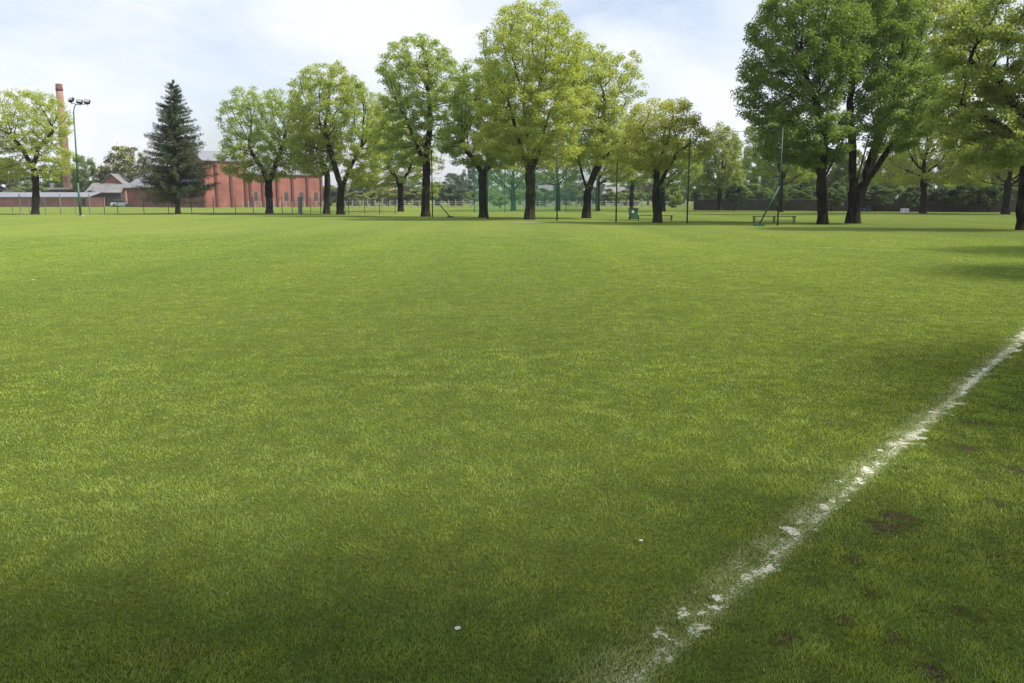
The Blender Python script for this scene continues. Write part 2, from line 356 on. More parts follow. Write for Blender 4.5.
# ---- grass blades: one ground-cover object, thinning out with distance
def blades():
    rng = np.random.default_rng(3)
    n0 = 3000000; RM = 46.
    # area-uniform in log-ish radius, weighted to density ~ r^-1.6
    k = .45; r0, r1 = 1.6, RM
    r = (r0 ** k + rng.random(n0) * (r1 ** k - r0 ** k)) ** (1 / k)
    th = (rng.random(n0) * 2 - 1) * math.radians(39)
    x = r * np.sin(th) * 1.0; y = r * np.cos(th) - 1.0
    x = x + np.sign(x) * .0; 
    d = np.hypot(x, y)
    u, v = uv_line(x, y); right = v > .12
    clump = np.clip((fbm(x, y, .16, 31) - .5) * 1.3 + .5, 0, 1); patch = fbm(x, y, 1.1, 33)
    nr = np.where((np.abs(v) < .5) & (u > -2.6) & (u < 15))[0]; bd = np.zeros(n0); bd[nr] = bald(x[nr], y[nr])
    nr = np.where((v > .1) & (d < 14))[0]; so = np.zeros(n0); so[nr] = soil(x[nr], y[nr])
    keepp = (1 - .4 * bd) * (1 - .75 * so) * np.where(right, .55 + .9 * clump, .75 + .5 * clump) * np.clip((RM - 1 - r) / 14, 0, 1) ** .7
    k = rng.random(n0) < keepp
    x, y, d, clump, patch, right, bd = x[k], y[k], d[k], clump[k], patch[k], right[k], bd[k]; n = len(x)
    h = .0125 * (.75 + .55 * clump + .25 * patch) * (.6 + .8 * rng.random(n)) * np.where(right, 1.0 + .7 * (clump - .4), 1.)
    tall = rng.random(n) < .01; h = np.where(tall, h * 1.7, h)
    wd = np.maximum(.0017, d * .00047) * (.7 + .6 * rng.random(n))
    a = rng.random(n) * 2 * PI; ln = (.45 + 1.25 * rng.random(n)) * h
    # neighbouring blades lean alike, like brushed turf
    fa = fbm(x, y, .35, 51) * 4 * PI
    dx = .85 * np.cos(a) + .25 * np.cos(fa); dy = .85 * np.sin(a) + .25 * np.sin(fa)
    b = rng.random(n) * 2 * PI; sx, sy = np.cos(b) * wd / 2, np.sin(b) * wd / 2
    z0 = np.full(n, -.002)
    base = np.stack([x, y, z0], 1); side = np.stack([sx, sy, z0 * 0], 1)
    mid = base + np.stack([dx * ln * .35, dy * ln * .35, h * .62], 1); tip = base + np.stack([dx * ln, dy * ln, h], 1)
    near = d < 9
    rn = np.clip(rng.random(n) * .75 + (clump - .5) * .55 + .12, 0, .94); dry = rng.random(n) < np.where(right, .035, .02); rn = np.where(dry, .95 + .05 * rng.random(n), rn)
    pt = np.maximum(paint(x, y), np.clip(bd * 1.3, 0, 1) * (rng.random(n) * .9))
    # five-vertex bent blades near the camera, three-vertex ones farther off
    A = np.where(near)[0]; B = np.where(~near)[0]; na, nb = len(A), len(B)
    V = np.concatenate([np.stack([base[A] - side[A], base[A] + side[A], mid[A] + side[A] * .8, mid[A] - side[A] * .8, tip[A]], 1).reshape(-1, 3),
                        np.stack([base[B] - side[B], base[B] + side[B], tip[B]], 1).reshape(-1, 3)])
    ia = np.arange(na)[:, None] * 5; fa_ = np.concatenate([ia + np.array([[0, 1, 2, 3]]), ia + np.array([[3, 2, 4]])], 1)
    ib = np.arange(nb)[:, None] * 3 + na * 5 + np.array([[0, 1, 2]])
    loops = np.concatenate([fa_.ravel(), ib.ravel()])
    tot = np.concatenate([np.tile([4, 3], na), np.full(nb, 3)]); st = np.concatenate([[0], np.cumsum(tot)[:-1]])
    ex = lambda q: np.concatenate([np.repeat(q[A], 5), np.repeat(q[B], 3)])
    me = np_mesh('grass', V, loops, st, tot, {'rnd': ex(rn), 'paint': ex(pt)})
    return tag(link('grass', me, BLADE), 'short mown green grass blades covering the field', 'grass', kind='stuff')
blades()

# ------------------------------------------------------------------ trees
def grow(rng, trunk, ells, n, step=.45, kill=.85, up=.12):
    """space colonisation: limbs reach through the crown's volume"""
    pts = []
    vol = np.array([e[1][0] * e[1][1] * e[1][2] for e in ells]); cnt = np.maximum(1, (n * vol / vol.sum()).astype(int))
    for (c, r), k in zip(ells, cnt):
        q = rng.normal(size=(k, 3)); q /= np.linalg.norm(q, axis=1)[:, None]; q *= (rng.random(k) ** (1 / 3.3))[:, None]
        pts.append(np.array(c) + q * np.array(r))
    A = np.concatenate(pts); A = A[A[:, 2] > trunk[0][-1][2] * .75]
    pos, par = [], []
    for t in trunk:                               # list of polylines; the first is the bole, the others start on it
        prev = -1
        for i, p in enumerate(t):
            if prev < 0 and pos:
                prev = int(np.argmin([np.linalg.norm(np.array(q) - np.array(p)) for q in pos])); continue
            pos.append(tuple(p)); par.append(prev); prev = len(pos) - 1
    pos = [np.array(p, float) for p in pos]; nchild = np.zeros(20000, int)
    Pn = np.array(pos); D = np.linalg.norm(A[:, None] - Pn[None], axis=2)
    lo = np.array([p[2] for p in pos]); D = D + np.where(lo < trunk[0][-1][2] * .85, 3., 0.)[None]
    near = D.argmin(1); dist = D.min(1)
    for it in range(140):
        if len(A) == 0 or len(pos) > 9000: break
        u = np.unique(near); new = []
        dirs = A - np.array(pos)[near]; dirs /= np.linalg.norm(dirs, axis=1)[:, None] + 1e-9
        acc = np.zeros((len(pos), 3)); np.add.at(acc, near, dirs)
        for j in u:
            if nchild[j] >= 4: continue
            d = acc[j]; L_ = np.linalg.norm(d)
            if L_ < 1e-4: d = rng.normal(size=3); L_ = np.linalg.norm(d)
            d = d / L_ + rng.normal(size=3) * .16; d[2] += up; d /= np.linalg.norm(d)
            new.append((pos[j] + d * step, j)); nchild[j] += 1
        if not new: break
        k0 = len(pos)
        for p, j in new: pos.append(p); par.append(j)
        NP = np.array([p for p, j in new]); D = np.linalg.norm(A[:, None] - NP[None], axis=2)
        dm = D.min(1); am = D.argmin(1) + k0; b_ = dm < dist
        near = np.where(b_, am, near); dist = np.where(b_, dm, dist)
        al = dist > kill; A, near, dist = A[al], near[al], dist[al]
    pos = np.array(pos); par = np.array(par); tips = np.zeros(len(pos)); hasch = np.zeros(len(pos), bool); hasch[par[par >= 0]] = True
    tips[~hasch] = 1
    for i in range(len(pos) - 1, -1, -1):
        if par[i] >= 0: tips[par[i]] += tips[i]
    return pos, par, tips

def limb_mesh(name, pos, par, tips, rb, rtip=.016, rmin=.02):
    e = math.log(tips[0]) / math.log(rb / rtip); rg_ = np.random.default_rng(len(pos)); r0_ = rtip * tips ** (1 / e); r = np.where(r0_ >= rmin, np.maximum(rmin, r0_ * (1 + .07 * rg_.normal(size=len(pos)).clip(-1.6, 1.6))), r0_)
    r = r * (1 + .45 * np.exp(-np.maximum(pos[:, 2] - pos[0, 2], 0) / .35)); r[tips < tips[0] * .98] = np.minimum(r[tips < tips[0] * .98], rb * .8)
    c = np.where(par >= 0)[0]; p = par[c]; dirs = np.zeros_like(pos); dd = pos[c] - pos[p]; dirs[c] = dd / (np.linalg.norm(dd, axis=1)[:, None] + 1e-9); dirs[0] = (0, 0, 1)
    V, Fc, off = [], [], 0
    for lo, hi, K in ((.10, 9, 9), (.04, .10, 5), (rmin, .04, 3)):
        s = (r[c] >= lo) & (r[c] < hi); ci, pi = c[s], p[s]
        if len(ci) == 0: continue
        def ring(ctr, tan, rad):
            ref = np.where(np.abs(tan[:, :1]) < .8, np.array([[1., 0, 0]]), np.array([[0, 1., 0]]))
            a = np.cross(tan, ref); a /= np.linalg.norm(a, axis=1)[:, None] + 1e-9; b = np.cross(tan, a)
            th = np.arange(K) * 2 * PI / K
            return ctr[:, None] + (a[:, None] * np.cos(th)[None, :, None] + b[:, None] * np.sin(th)[None, :, None]) * rad[:, None, None]
        t0 = dirs[pi] + dirs[ci]; t0 /= np.linalg.norm(t0, axis=1)[:, None] + 1e-9
        # same reference vector for both ends of a piece keeps it from twisting
        R1 = ring(pos[pi], t0, np.minimum(r[pi], r[ci] * 1.3)); R2 = ring(pos[ci], dirs[ci], r[ci])
        V.append(np.concatenate([R1, R2], 1).reshape(-1, 3)); k = np.arange(K); k2 = (k + 1) % K
        q = np.stack([k, k2, k2 + K, k + K], 1)
        Fc.append((np.arange(len(ci))[:, None, None] * 2 * K + q[None]).reshape(-1, 4) + off); off += len(ci) * 2 * K
    return quads_mesh(name, np.concatenate(V), np.concatenate(Fc))

def leaf_cloud(rng, ctr, size, flat=.5, up=.6, clump=None, asp=.62):
    n = len(ctr)
    nrm = rng.normal(size=(n, 3)); nrm[:, 2] = np.abs(nrm[:, 2]) * .8 + up; nrm /= np.linalg.norm(nrm, axis=1)[:, None]
    a = np.cross(nrm, rng.normal(size=(n, 3))); a /= np.linalg.norm(a, axis=1)[:, None] + 1e-9; b = np.cross(nrm, a)
    L_ = (size * (.65 + .7 * rng.random(n)))[:, None]; W = L_ * asp
    dr = np.zeros((n, 3)); dr[:, 2] = -.12
    V = np.stack([ctr - a * L_ / 2, ctr + b * W / 2 - a * L_ * .08, ctr + a * L_ / 2 + dr * L_, ctr - b * W / 2 - a * L_ * .08], 1).reshape(-1, 3)
    F_ = np.arange(n * 4).reshape(-1, 4)
    rn = rng.random(n) * .7 + .15 if clump is None else np.clip(rng.random(n) * .45 + clump, 0, 1)
    return V, F_, np.repeat(rn, 4)
def crown_mesh(rng, name, pos, tips, nleaf, size, spread=.5, maxt=5, zmin=0., dens_top=None):
    ok = np.where((tips <= maxt) & (pos[:, 2] > zmin))[0]
    wgt = (rng.random(len(ok)) ** 1.3 + .1) / tips[ok] ** .7
    if dens_top: wgt *= dens_top(pos[ok])
    w_ = rng.choice(len(ok), nleaf, p=wgt / wgt.sum()); cl = rng.random(len(ok)) * .5 + .05
    q = rng.normal(size=(nleaf, 3)); q /= np.linalg.norm(q, axis=1)[:, None]; q *= (rng.random(nleaf) ** .5)[:, None]
    ctr = pos[ok][w_] + q * np.array([1.25, 1.25, .75]) * spread
    V, F_, rn = leaf_cloud(rng, ctr, size, clump=cl[w_])
    return quads_mesh(name, V, F_, {'rnd': rn})

GROUP_ROW = 'broadleaf trees lined up along the far edge of the field'
def px_tree(px, py, rb, forkpy, ells, nleaf, size, color, label, seed, stems=(), name='broadleaf_tree', bark=BARK, n=900, group=GROUP_ROW, spread=.42, lean=0, Y=None, cat='tree', dens_top=None, step=.38, kill=.62):
    rng = np.random.default_rng(seed); base = ground(px, py) if Y is None else onground(px, Y); Yd = base.y; s = Yd / F / cP * 1.0
    E = []
    for cx, cy, rx, ry in ells:
        c_ = at(cx, cy, Yd) - base; sx = F / (Yd * cP)
        E.append(((c_.x, c_.y + rng.normal() * .4, c_.z), (rx / sx, rx / sx * .95, ry / sx)))
    fk = at(px + lean, forkpy, Yd) - base; m_ = max(3, int(fk.z / .5)); ph = rng.random() * 6
    trunk = [[(fk.x * t + .05 * math.sin(ph + 5 * t), .05 * math.sin(ph * 2 + 4 * t) * t, fk.z * t - (.12 if t == 0 else 0)) for t in [i / m_ for i in range(m_ + 1)]]]
    for st in stems:                              # extra stems given by picture points, built at the trunk's distance
        q = [at(a, b_, Yd) - base for a, b_ in st]; pl = []
        dy = rng.normal() * .25
        for A_, B_ in zip(q, q[1:]):
            k = max(1, int((B_ - A_).length / .5)); pl += [tuple(A_.lerp(B_, i / k) + Vector((0, dy * (len(pl) + i) * .1, 0))) for i in range(k)]
        pl.append(tuple(q[-1])); trunk.append(pl)
    pos, par, tips = grow(rng, trunk, E, int(n * 2.5), step, kill)
    root = empty(name, base, label=label, cat=cat, group=group)
    link('trunk', limb_mesh('trunk', pos, par, tips, rb * .9), bark, root, True)
    cr_ = link('crown', crown_mesh(rng, 'crown', pos, tips, int(nleaf * 1.15), size, spread, zmin=1.6, dens_top=dens_top), LEAF, root); cr_.color = (*color, 1)
    return root
YG = (.200, .240, .060); MG = (.155, .205, .050); OL = (.178, .220, .052); DG = (.090, .138, .030)
T = {}
T[1] = px_tree(35.5, 214.5, .42, 172, [(26, 122, 42, 34), (42, 160, 30, 24), (0, 155, 32, 28)], 30000, .175, YG, 'pale green open tree furthest left, in front of the tall brick chimney', 1, stems=[[(34, 172), (24, 152), (10, 135)], [(34, 166), (38, 148), (52, 132)]])
T[3] = px_tree(269, 213.6, .46, 180, [(250, 120, 34, 34), (286, 126, 30, 36), (258, 158, 42, 26), (290, 155, 26, 26)], 42000, .17, MG, 'spreading green tree with a flared trunk in front of the red brick hall', 3, stems=[[(269, 186), (262, 168), (250, 150)], [(269, 184), (276, 165), (286, 140)]])
T[4] = px_tree(340.5, 214.6, .44, 180, [(330, 105, 42, 42), (362, 135, 32, 44), (308, 140, 26, 38), (362, 168, 22, 18)], 54000, .165, OL, 'broad olive-yellow tree at the right end of the brick hall', 4, stems=[[(341, 190), (350, 168), (362, 145)], [(340, 184), (333, 160), (325, 130)]])
T[41] = px_tree(327, 213.8, .38, 170, [(318, 150, 26, 28)], 13000, .18, MG, 'thin straight dark trunk close left of the broad olive-yellow tree', 41, n=350)
T[5] = px_tree(400.5, 211.6, .42, 183, [(390, 148, 30, 32), (385, 118, 18, 26), (414, 160, 24, 24), (380, 176, 24, 14), (362, 178, 16, 10)], 36000, .19, YG, 'set-back tree with a short trunk between two larger trees, left of middle', 5, n=650, stems=[[(400, 186), (392, 172), (384, 155)], [(400, 186), (408, 172), (414, 158)]])
T[6] = px_tree(426, 216.6, .42, 152, [(418, 80, 42, 44), (402, 130, 32, 42), (446, 110, 28, 48), (412, 158, 26, 14)], 46000, .165, MG, 'tall tree with a second stem leaning right, beside the slanted green brace', 6, stems=[[(428, 200), (434, 196), (436, 184), (441, 162)], [(426, 165), (414, 140), (405, 115)], [(426, 158), (430, 125), (428, 90)]])
T[7] = px_tree(483, 217.6, .42, 168, [(480, 105, 30, 46), (466, 142, 30, 26), (500, 142, 22, 28)], 34000, .165, MG, 'dark-trunked tree tucked against the left side of the tallest round crown', 7, n=650, stems=[[(484, 174), (492, 158), (500, 140)], [(482, 174), (474, 160), (462, 146)]])
T[8] = px_tree(530, 219.6, .44, 168, [(532, 54, 54, 48), (534, 104, 60, 44), (518, 142, 46, 22), (552, 148, 34, 20)], 76000, .150, YG, 'tallest tree in the middle with a wide rounded crown behind the sand patch', 8, bark=BARK_PALE, n=1300, stems=[[(531, 174), (538, 155), (550, 110)], [(529, 174), (521, 150), (508, 100)], [(530, 170), (528, 140), (522, 90)], [(530, 170), (535, 140), (540, 85)]])
T[9] = px_tree(587, 218.2, .40, 186, [(590, 98, 38, 52), (625, 80, 20, 28), (606, 140, 38, 28), (575, 150, 20, 18)], 44000, .155, YG, 'tree with a forked trunk right of the tallest round-crowned tree', 9, stems=[[(588, 190), (595, 172), (602, 158), (628, 142)], [(587, 190), (581, 170), (577, 152)], [(598, 165), (600, 140), (604, 110)]])
T[10] = px_tree(657, 222.6, .34, 181, [(660, 124, 38, 24), (648, 150, 36, 22), (692, 145, 22, 20)], 18000, .15, (.200, .222, .060), 'small thin-crowned tree with bronze young leaves, next to the green bin', 10, n=750, stems=[[(658, 188), (666, 172), (678, 152)], [(656.5, 181), (653, 160), (650, 145)], [(657, 181), (660, 160), (668, 140)]], spread=.42)
T[12] = px_tree(822, 224.2, .36, 172, [(806, 46, 60, 70), (774, 92, 38, 42), (808, 135, 52, 34)], 84000, .15, DG, 'dense dark green tree with a forked trunk right of the bench', 12, n=1300, stems=[[(823, 182), (833, 162), (842, 135)], [(821, 182), (814, 160), (806, 130)], [(822, 172), (824, 140), (815, 100)]])
T[13] = px_tree(853.5, 223.4, .44, 175, [(882, 36, 48, 76), (892, 110, 46, 42)], 66000, .15, DG, 'dense dark tree with thick limbs spreading right, just right of the forked trunk', 13, n=1200, stems=[[(855, 194), (872, 175), (888, 150), (905, 125)], [(854, 190), (862, 165), (872, 130)], [(852, 186), (853, 150), (850, 110)], [(862, 182), (872, 155), (884, 120)]])
T[14] = px_tree(1024, 230, .42, 150, [(1015, 46, 72, 68), (972, 122, 52, 34), (1060, 100, 60, 70), (950, 66, 30, 32), (1000, 165, 40, 16)], 62000, .155, (.128, .168, .044), 'large spreading tree cut off by the right edge of the photo', 14, n=800, lean=4, stems=[[(1024, 150), (1005, 128), (965, 105)], [(1024, 155), (1035, 120), (1050, 90)], [(1022, 120), (1000, 80), (970, 60)]], kill=.8, spread=.46)

# second row, further back, each with its own trunk
GROUP_2 = 'trees further back behind the front row'
T[11] = px_tree(720, 0, .36, 188, [(720, 158, 22, 36), (712, 175, 20, 22), (730, 178, 16, 18)], 20000, .22, (.135, .175, .05), 'pale green tree in front of the far wall, left of the slanted pole brace', 11, n=600, Y=122, group=GROUP_2, spread=.5)
T[15] = px_tree(924, 0, .40, 176, [(915, 120, 44, 40), (945, 150, 36, 28), (898, 160, 30, 24), (930, 178, 40, 13), (895, 183, 30, 10), (960, 181, 30, 11), (952, 120, 34, 36)], 50000, .19, YG, 'yellow-green tree just right of the small white box, in front of the wall', 15, n=850, Y=97, group=GROUP_2, spread=.5)
T[16] = px_tree(1007, 0, .42, 186, [(1000, 150, 38, 28), (1030, 140, 40, 36), (982, 170, 28, 20), (1030, 178, 30, 14)], 34000, .19, YG, 'stout-trunked tree by the wall, behind the large tree at the right edge', 16, n=650, Y=91, group=GROUP_2, spread=.5)
T[17] = px_tree(781, 0, .36, 180, [(778, 140, 32, 36), (797, 162, 26, 22), (762, 165, 20, 18)], 26000, .21, MG, 'tree behind the net pole with the slanted brace, above the bench', 17, n=600, Y=108, group=GROUP_2, spread=.5)
T[18] = px_tree(513, 0, .38, 192, [(508, 165, 32, 24), (520, 140, 30, 26), (492, 175, 18, 14)], 24000, .22, OL, 'tree seen between the two dark middle trunks, behind the green net', 18, n=500, Y=118, group=GROUP_2, spread=.5)
T[19] = px_tree(558, 0, .34, 185, [(556, 160, 32, 26)], 16000, .22, YG, 'tree directly behind a thin green pole, seen through the green net', 19, n=450, Y=120, group=GROUP_2, spread=.5)
T[20] = px_tree(598, 0, .32, 180, [(612, 158, 32, 28)], 18000, .22, YG, 'slim tree at the right edge of the green net, behind the forked trunk', 20, n=450, Y=118, group=GROUP_2, spread=.5)
T[21] = px_tree(632, 0, .32, 176, [(632, 160, 26, 30)], 20000, .22, MG, 'leafy dark trunk rising behind the green bin', 21, n=450, Y=130, group=GROUP_2, spread=.7)
T[22] = px_tree(663, 0, .36, 184, [(672, 162, 32, 26)], 20000, .22, MG, 'tree whose trunk shows just right of the bronze-leaved tree', 22, n=450, Y=112, group=GROUP_2, spread=.5)
T[23] = px_tree(856, 0, .40, 120, [(905, 36, 46, 60), (950, 46, 40, 54)], 40000, .22, (.185, .22, .06), 'tall yellowish tree rising behind the dense dark trees at right', 23, n=900, Y=88, group=GROUP_2, spread=.5, lean=30)

# spruce
def spruce(px, py, toppy, wpx, label):
    rng = np.random.default_rng(77); base = ground(px, py); top = at(px - 5, toppy, base.y) - base; Ht = top.z; R = wpx / 2 / (F / (base.y * cP))
    root = empty('spruce_tree', base, label=label, cat='tree')
    mb = MB(); mb.tube([(top.x * t, 0, Ht * t - (.1 if t == 0 else 0)) for t in (0, .05, .3, .6, .85, 1)], [.34, .27, .2, .13, .06, .015], 9); segs = []
    ctr, ax, cl = [], [], []
    z = 2.0
    while z < Ht - .55:
        f = (z - 1.2) / (Ht - 1.2); prof = min(1., .62 + f * 2.2) * (1 - f) ** .85 * 1.08
        for k in range(7 if f < .8 else 5):
            a = rng.random() * 2 * PI; Lb = R * prof * (.55 + .58 * rng.random()) + .12; z0 = z + rng.normal() * .30; pts = []
            rise = .38 - .75 * (1 - f)
            for i in range(7):
                t = i / 6; pts.append(np.array([top.x * z0 / Ht + math.cos(a) * Lb * t, math.sin(a) * Lb * t, z0 + Lb * (rise * t * .9 + .30 * t * t * (1 - f))]))
            mb.tube([tuple(p) for p in pts], [.045 * (1 - .85 * i / 6) for i in range(7)], 3, False)
            c_ = rng.random() * .5
            for q in range(int(34 + 78 * Lb)):
                t = rng.random() ** .75; i = min(5, int(t * 6)); p = pts[i] + (pts[i + 1] - pts[i]) * (t * 6 - i)
                d = pts[i + 1] - pts[i]; d /= np.linalg.norm(d); sd = np.array([-d[1], d[0], 0]) * rng.normal() * .9; v = d * .7 + sd; v[2] -= .05 + .95 * rng.random(); v /= np.linalg.norm(v)
                s_ = (.12 + .22 * rng.random()) * (1 - .55 * f) * (1 - .5 * t); ctr.append(p + v * s_ * .6 + rng.normal(size=3) * np.array([.09, .09, .17]) * (1 - .6 * f)); ax.append(v * s_); cl.append(c_)
        z += .23 - .05 * f
    ctr, ax, cl = np.array(ctr), np.array(ax), np.array(cl); n = len(ctr)
    sd = np.cross(ax, rng.normal(size=(n, 3))); sd /= np.linalg.norm(sd, axis=1)[:, None]; sd *= .036
    V = np.stack([ctr - ax * .6, ctr + sd, ctr + ax * .7, ctr - sd], 1).reshape(-1, 3); rn = np.clip(rng.random(n) * .5 + cl, 0, 1)
    mb.build('trunk', BARK_PALE, root, True)
    o = link('crown', quads_mesh('crown', V, np.arange(n * 4).reshape(-1, 4), {'rnd': np.repeat(rn, 4)}), NEEDLE, root); o.color = (.050, .074, .031, 1)
spruce(178, 214.2, 80, 84, 'dark conical spruce standing in front of the red brick building')

# prototypes for the trees and bushes further away
def proto(seed, Ht, Wd, nleaf, size, trunk_h, n, bush=False):
    rng = np.random.default_rng(seed)
    E = [((rng.normal() * Wd * .08, rng.normal() * Wd * .08, Ht * .60), (Wd * .40, Wd * .40, Ht * .36)), ((Wd * .16, .5, Ht * .36), (Wd * .36, Wd * .34, Ht * .28)), ((-Wd * .18, -.4, Ht * .38), (Wd * .34, Wd * .36, Ht * .28))]
    if bush: E = [((0, 0, Ht * .5), (Wd * .44, Wd * .42, Ht * .42)), ((Wd * .22, 0, Ht * .32), (Wd * .28, Wd * .3, Ht * .28)), ((-Wd * .2, 0, Ht * .36), (Wd * .28, Wd * .3, Ht * .32))]
    m_ = max(3, int(trunk_h / .5)); tr = [[(.06 * math.sin(i + seed), .05 * math.cos(2 * i), trunk_h * i / m_ - (.1 if i == 0 else 0)) for i in range(m_ + 1)]]
    pos, par, tips = grow(rng, tr, E, n, .55, 1.0)
    return (limb_mesh('trunk', pos, par, tips, .10 if bush else .32, rmin=.025), crown_mesh(rng, 'crown', pos, tips, nleaf, size, .62 if not bush else .4, zmin=.05 if bush else 1.), pos, tips)
PR = [proto(101, 12, 10, 24000, .28, 1.8, 420), proto(102, 12, 9, 22000, .28, 2.0, 380), proto(103, 12, 11, 25000, .28, 1.5, 450)]
PB = [proto(111, 4, 4.5, 6000, .22, .5, 200, True), proto(112, 4, 5, 6500, .22, .4, 220, True)]
def far_plant(px, Y, toppy, wpx, kind, color, label, name='background_tree', cat='tree', group='trees and bushes in the background', bush=False, rz=0., k=0):
    base = onground(px, Y); ht = at(px, toppy, Y).z; wd = wpx / (F / (Y * cP)); pr = (PB if bush else PR)[kind]
    root = empty(name, base, rz, label=label, cat=cat, group=group); root.scale = (wd / (4.6 if bush else 10.5), wd / (4.6 if bush else 10.5), ht / (4.1 if bush else 12.6))
    link('trunk', pr[0], BARK, root); c_ = link('crown', pr[1], LEAF, root); c_.color = (*color, 1); return root
B1 = (.088, .130, .040); B2 = (.056, .094, .028); B3 = (.125, .165, .050); B4 = (.055, .082, .055)
far = [
 (14, 205, 150, 62, 0, B1, 'dull green tree behind the leftmost pale tree and low shed'),
 (-18, 200, 160, 60, 1, B1, 'dull green tree behind the low shed, cut by the left edge'),
 (92, 200, 147, 44, 1, B1, 'grey-green rounded tree just right of the floodlight pole'),
 (348, 230, 180, 36, 2, B3, 'light green tree beyond the white posts, right of the hall end'),
 (373, 215, 186, 34, 1, B3, 'low light green tree beyond the white fence posts'),
 (436, 225, 178, 40, 0, B3, 'yellow-green tree behind the slanted green brace'),
 (460, 260, 168, 44, 1, B4, 'blue-green tree far behind the gap between dark trunks'),
 (474, 265, 160, 30, 2, B4, 'narrow blue-green tree next to the left edge of the green net'),
 (500, 235, 182, 36, 0, B3, 'light bushy tree seen through the left part of the green net'),
 (538, 255, 172, 44, 2, B4, 'dark tree seen through the middle of the green net'),
 (577, 250, 170, 40, 1, B4, 'dark tree seen through the right part of the green net'),
 (612, 240, 180, 40, 0, B1, 'green tree above the pale far house'),
 (648, 235, 172, 44, 2, B1, 'green tree behind the bronze-leaved tree'),
 (680, 225, 178, 34, 1, B1, 'green tree just left of the brick wall end'),
 (700, 190, 150, 36, 0, B3, 'light tree behind the left end of the far wall'),
 (748, 165, 152, 40, 1, B2, 'dark tree behind the wall, left of the slanted brace'),
 (768, 170, 140, 44, 2, B1, 'mid green tree behind the wall above the bench'),
 (806, 165, 158, 36, 0, B3, 'light green tree behind the wall, left of the forked trunk'),
 (838, 160, 150, 40, 1, B2, 'dark tree behind the wall between the two dark trunks'),
 (872, 155, 150, 46, 2, B1, 'green tree behind the wall above the blue bench'),
 (905, 150, 140, 44, 0, B3, 'light tree behind the wall above the white box'),
 (940, 146, 150, 46, 1, B2, 'dark tree behind the wall, right of the white box'),
 (972, 144, 155, 42, 2, B2, 'dark bushy tree behind the wall, left of the stout trunk'),
 (1000, 140, 140, 50, 0, B1, 'green tree behind the wall near the right edge'),
 (1040, 135, 120, 60, 1, B1, 'tree behind the wall, crown beyond the right edge'),
 (728, 175, 128, 36, 2, B3, 'pale tree behind the pale green tree near the wall'),
 (786, 150, 150, 44, 0, B1, 'green tree behind the wall between the brace and the forked trunk'),
 (820, 150, 140, 48, 1, B3, 'light tree behind the wall close behind the forked trunk'),
 (856, 148, 140, 50, 0, B1, 'green tree behind the wall close behind the thick-limbed tree'),
 (890, 142, 120, 50, 2, B3, 'tall light tree behind the wall left of the white box'),
 (958, 138, 110, 60, 0, B1, 'tall green tree behind the wall, left of the stout trunk'),
 (1020, 132, 100, 60, 2, B3, 'tall light tree behind the wall at the right edge'),
 (394, 250, 170, 46, 1, B4, 'blue-green tree behind the set-back tree'),
 (420, 245, 174, 40, 2, B1, 'dull tree behind the gap left of the two-stemmed tree'),
 (330, 240, 182, 40, 0, B1, 'dull tree behind the right end of the hall'),
 (556, 240, 178, 40, 0, B1, 'dull tree behind the right half of the green net'),
 (520, 245, 176, 44, 1, B1, 'dull tree behind the left half of the green net'),
 (632, 250, 180, 44, 1, B4, 'blue-green tree behind the green bin'),
 (664, 240, 176, 40, 0, B4, 'blue-green tree right behind the bronze-leaved tree'),
 (366, 228, 170, 44, 0, B1, 'dull green tree filling the gap right of the broad olive-yellow tree'),
 (60, 215, 158, 50, 2, B2, 'dark tree behind the chimney foot'),
]
for k, (px, Y, tp, wp, kd, cc, lb) in enumerate(far):
    far_plant(px, Y, tp, wp, kd, cc, lb, rz=k * 1.3)
bushes = [
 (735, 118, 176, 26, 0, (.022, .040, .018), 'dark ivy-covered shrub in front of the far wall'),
 (404, 205, 190, 36, 1, (.16, .10, .03), 'rust-coloured hedge bush beyond the white posts'),
 (386, 205, 191, 26, 0, B3, 'small green bush beside the rust-coloured hedge'),
 (356, 195, 190, 26, 1, B3, 'small light green bush by the end of the hall'),
 (153, 198, 170, 24, 0, (.10, .16, .025), 'bright green bush between two grey roofs'),
 (676, 150, 190, 18, 1, (.12, .16, .04), 'pale green shrub left of the brick wall pillar'),
 (500, 150, 192, 26, 0, B3, 'pale bush behind the left part of the green net'),
 (452, 190, 182, 40, 1, B4, 'blue-green bush left of the green net'),
 (590, 190, 186, 36, 0, B4, 'dark bush at the right end of the green net'),
 (545, 185, 186, 34, 1, B4, 'dark bush in the middle behind the green net'),
 (625, 210, 188, 30, 1, B1, 'dull bush in front of the pale far house'),
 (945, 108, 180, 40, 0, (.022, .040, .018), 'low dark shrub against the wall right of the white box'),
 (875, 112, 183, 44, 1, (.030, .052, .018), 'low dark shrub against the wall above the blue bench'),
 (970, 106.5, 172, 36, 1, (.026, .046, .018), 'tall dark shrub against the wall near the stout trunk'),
 (800, 135, 184, 40, 0, (.05, .085, .02), 'green shrub peeking over the wall left of the forked trunk'),
 (760, 140, 186, 36, 1, (.045, .075, .02), 'green shrub peeking over the wall above the bench'),
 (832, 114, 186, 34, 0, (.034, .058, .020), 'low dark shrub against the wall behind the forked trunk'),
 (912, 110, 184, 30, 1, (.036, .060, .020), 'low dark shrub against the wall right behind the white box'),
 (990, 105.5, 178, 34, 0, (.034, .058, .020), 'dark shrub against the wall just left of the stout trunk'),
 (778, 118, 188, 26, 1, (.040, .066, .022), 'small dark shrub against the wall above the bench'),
 (30, 190, 180, 40, 1, B1, 'dull bush behind the low shed under the leftmost tree'),
 (88, 185, 186, 26, 0, B2, 'dark bush beside the red gabled house'),
]
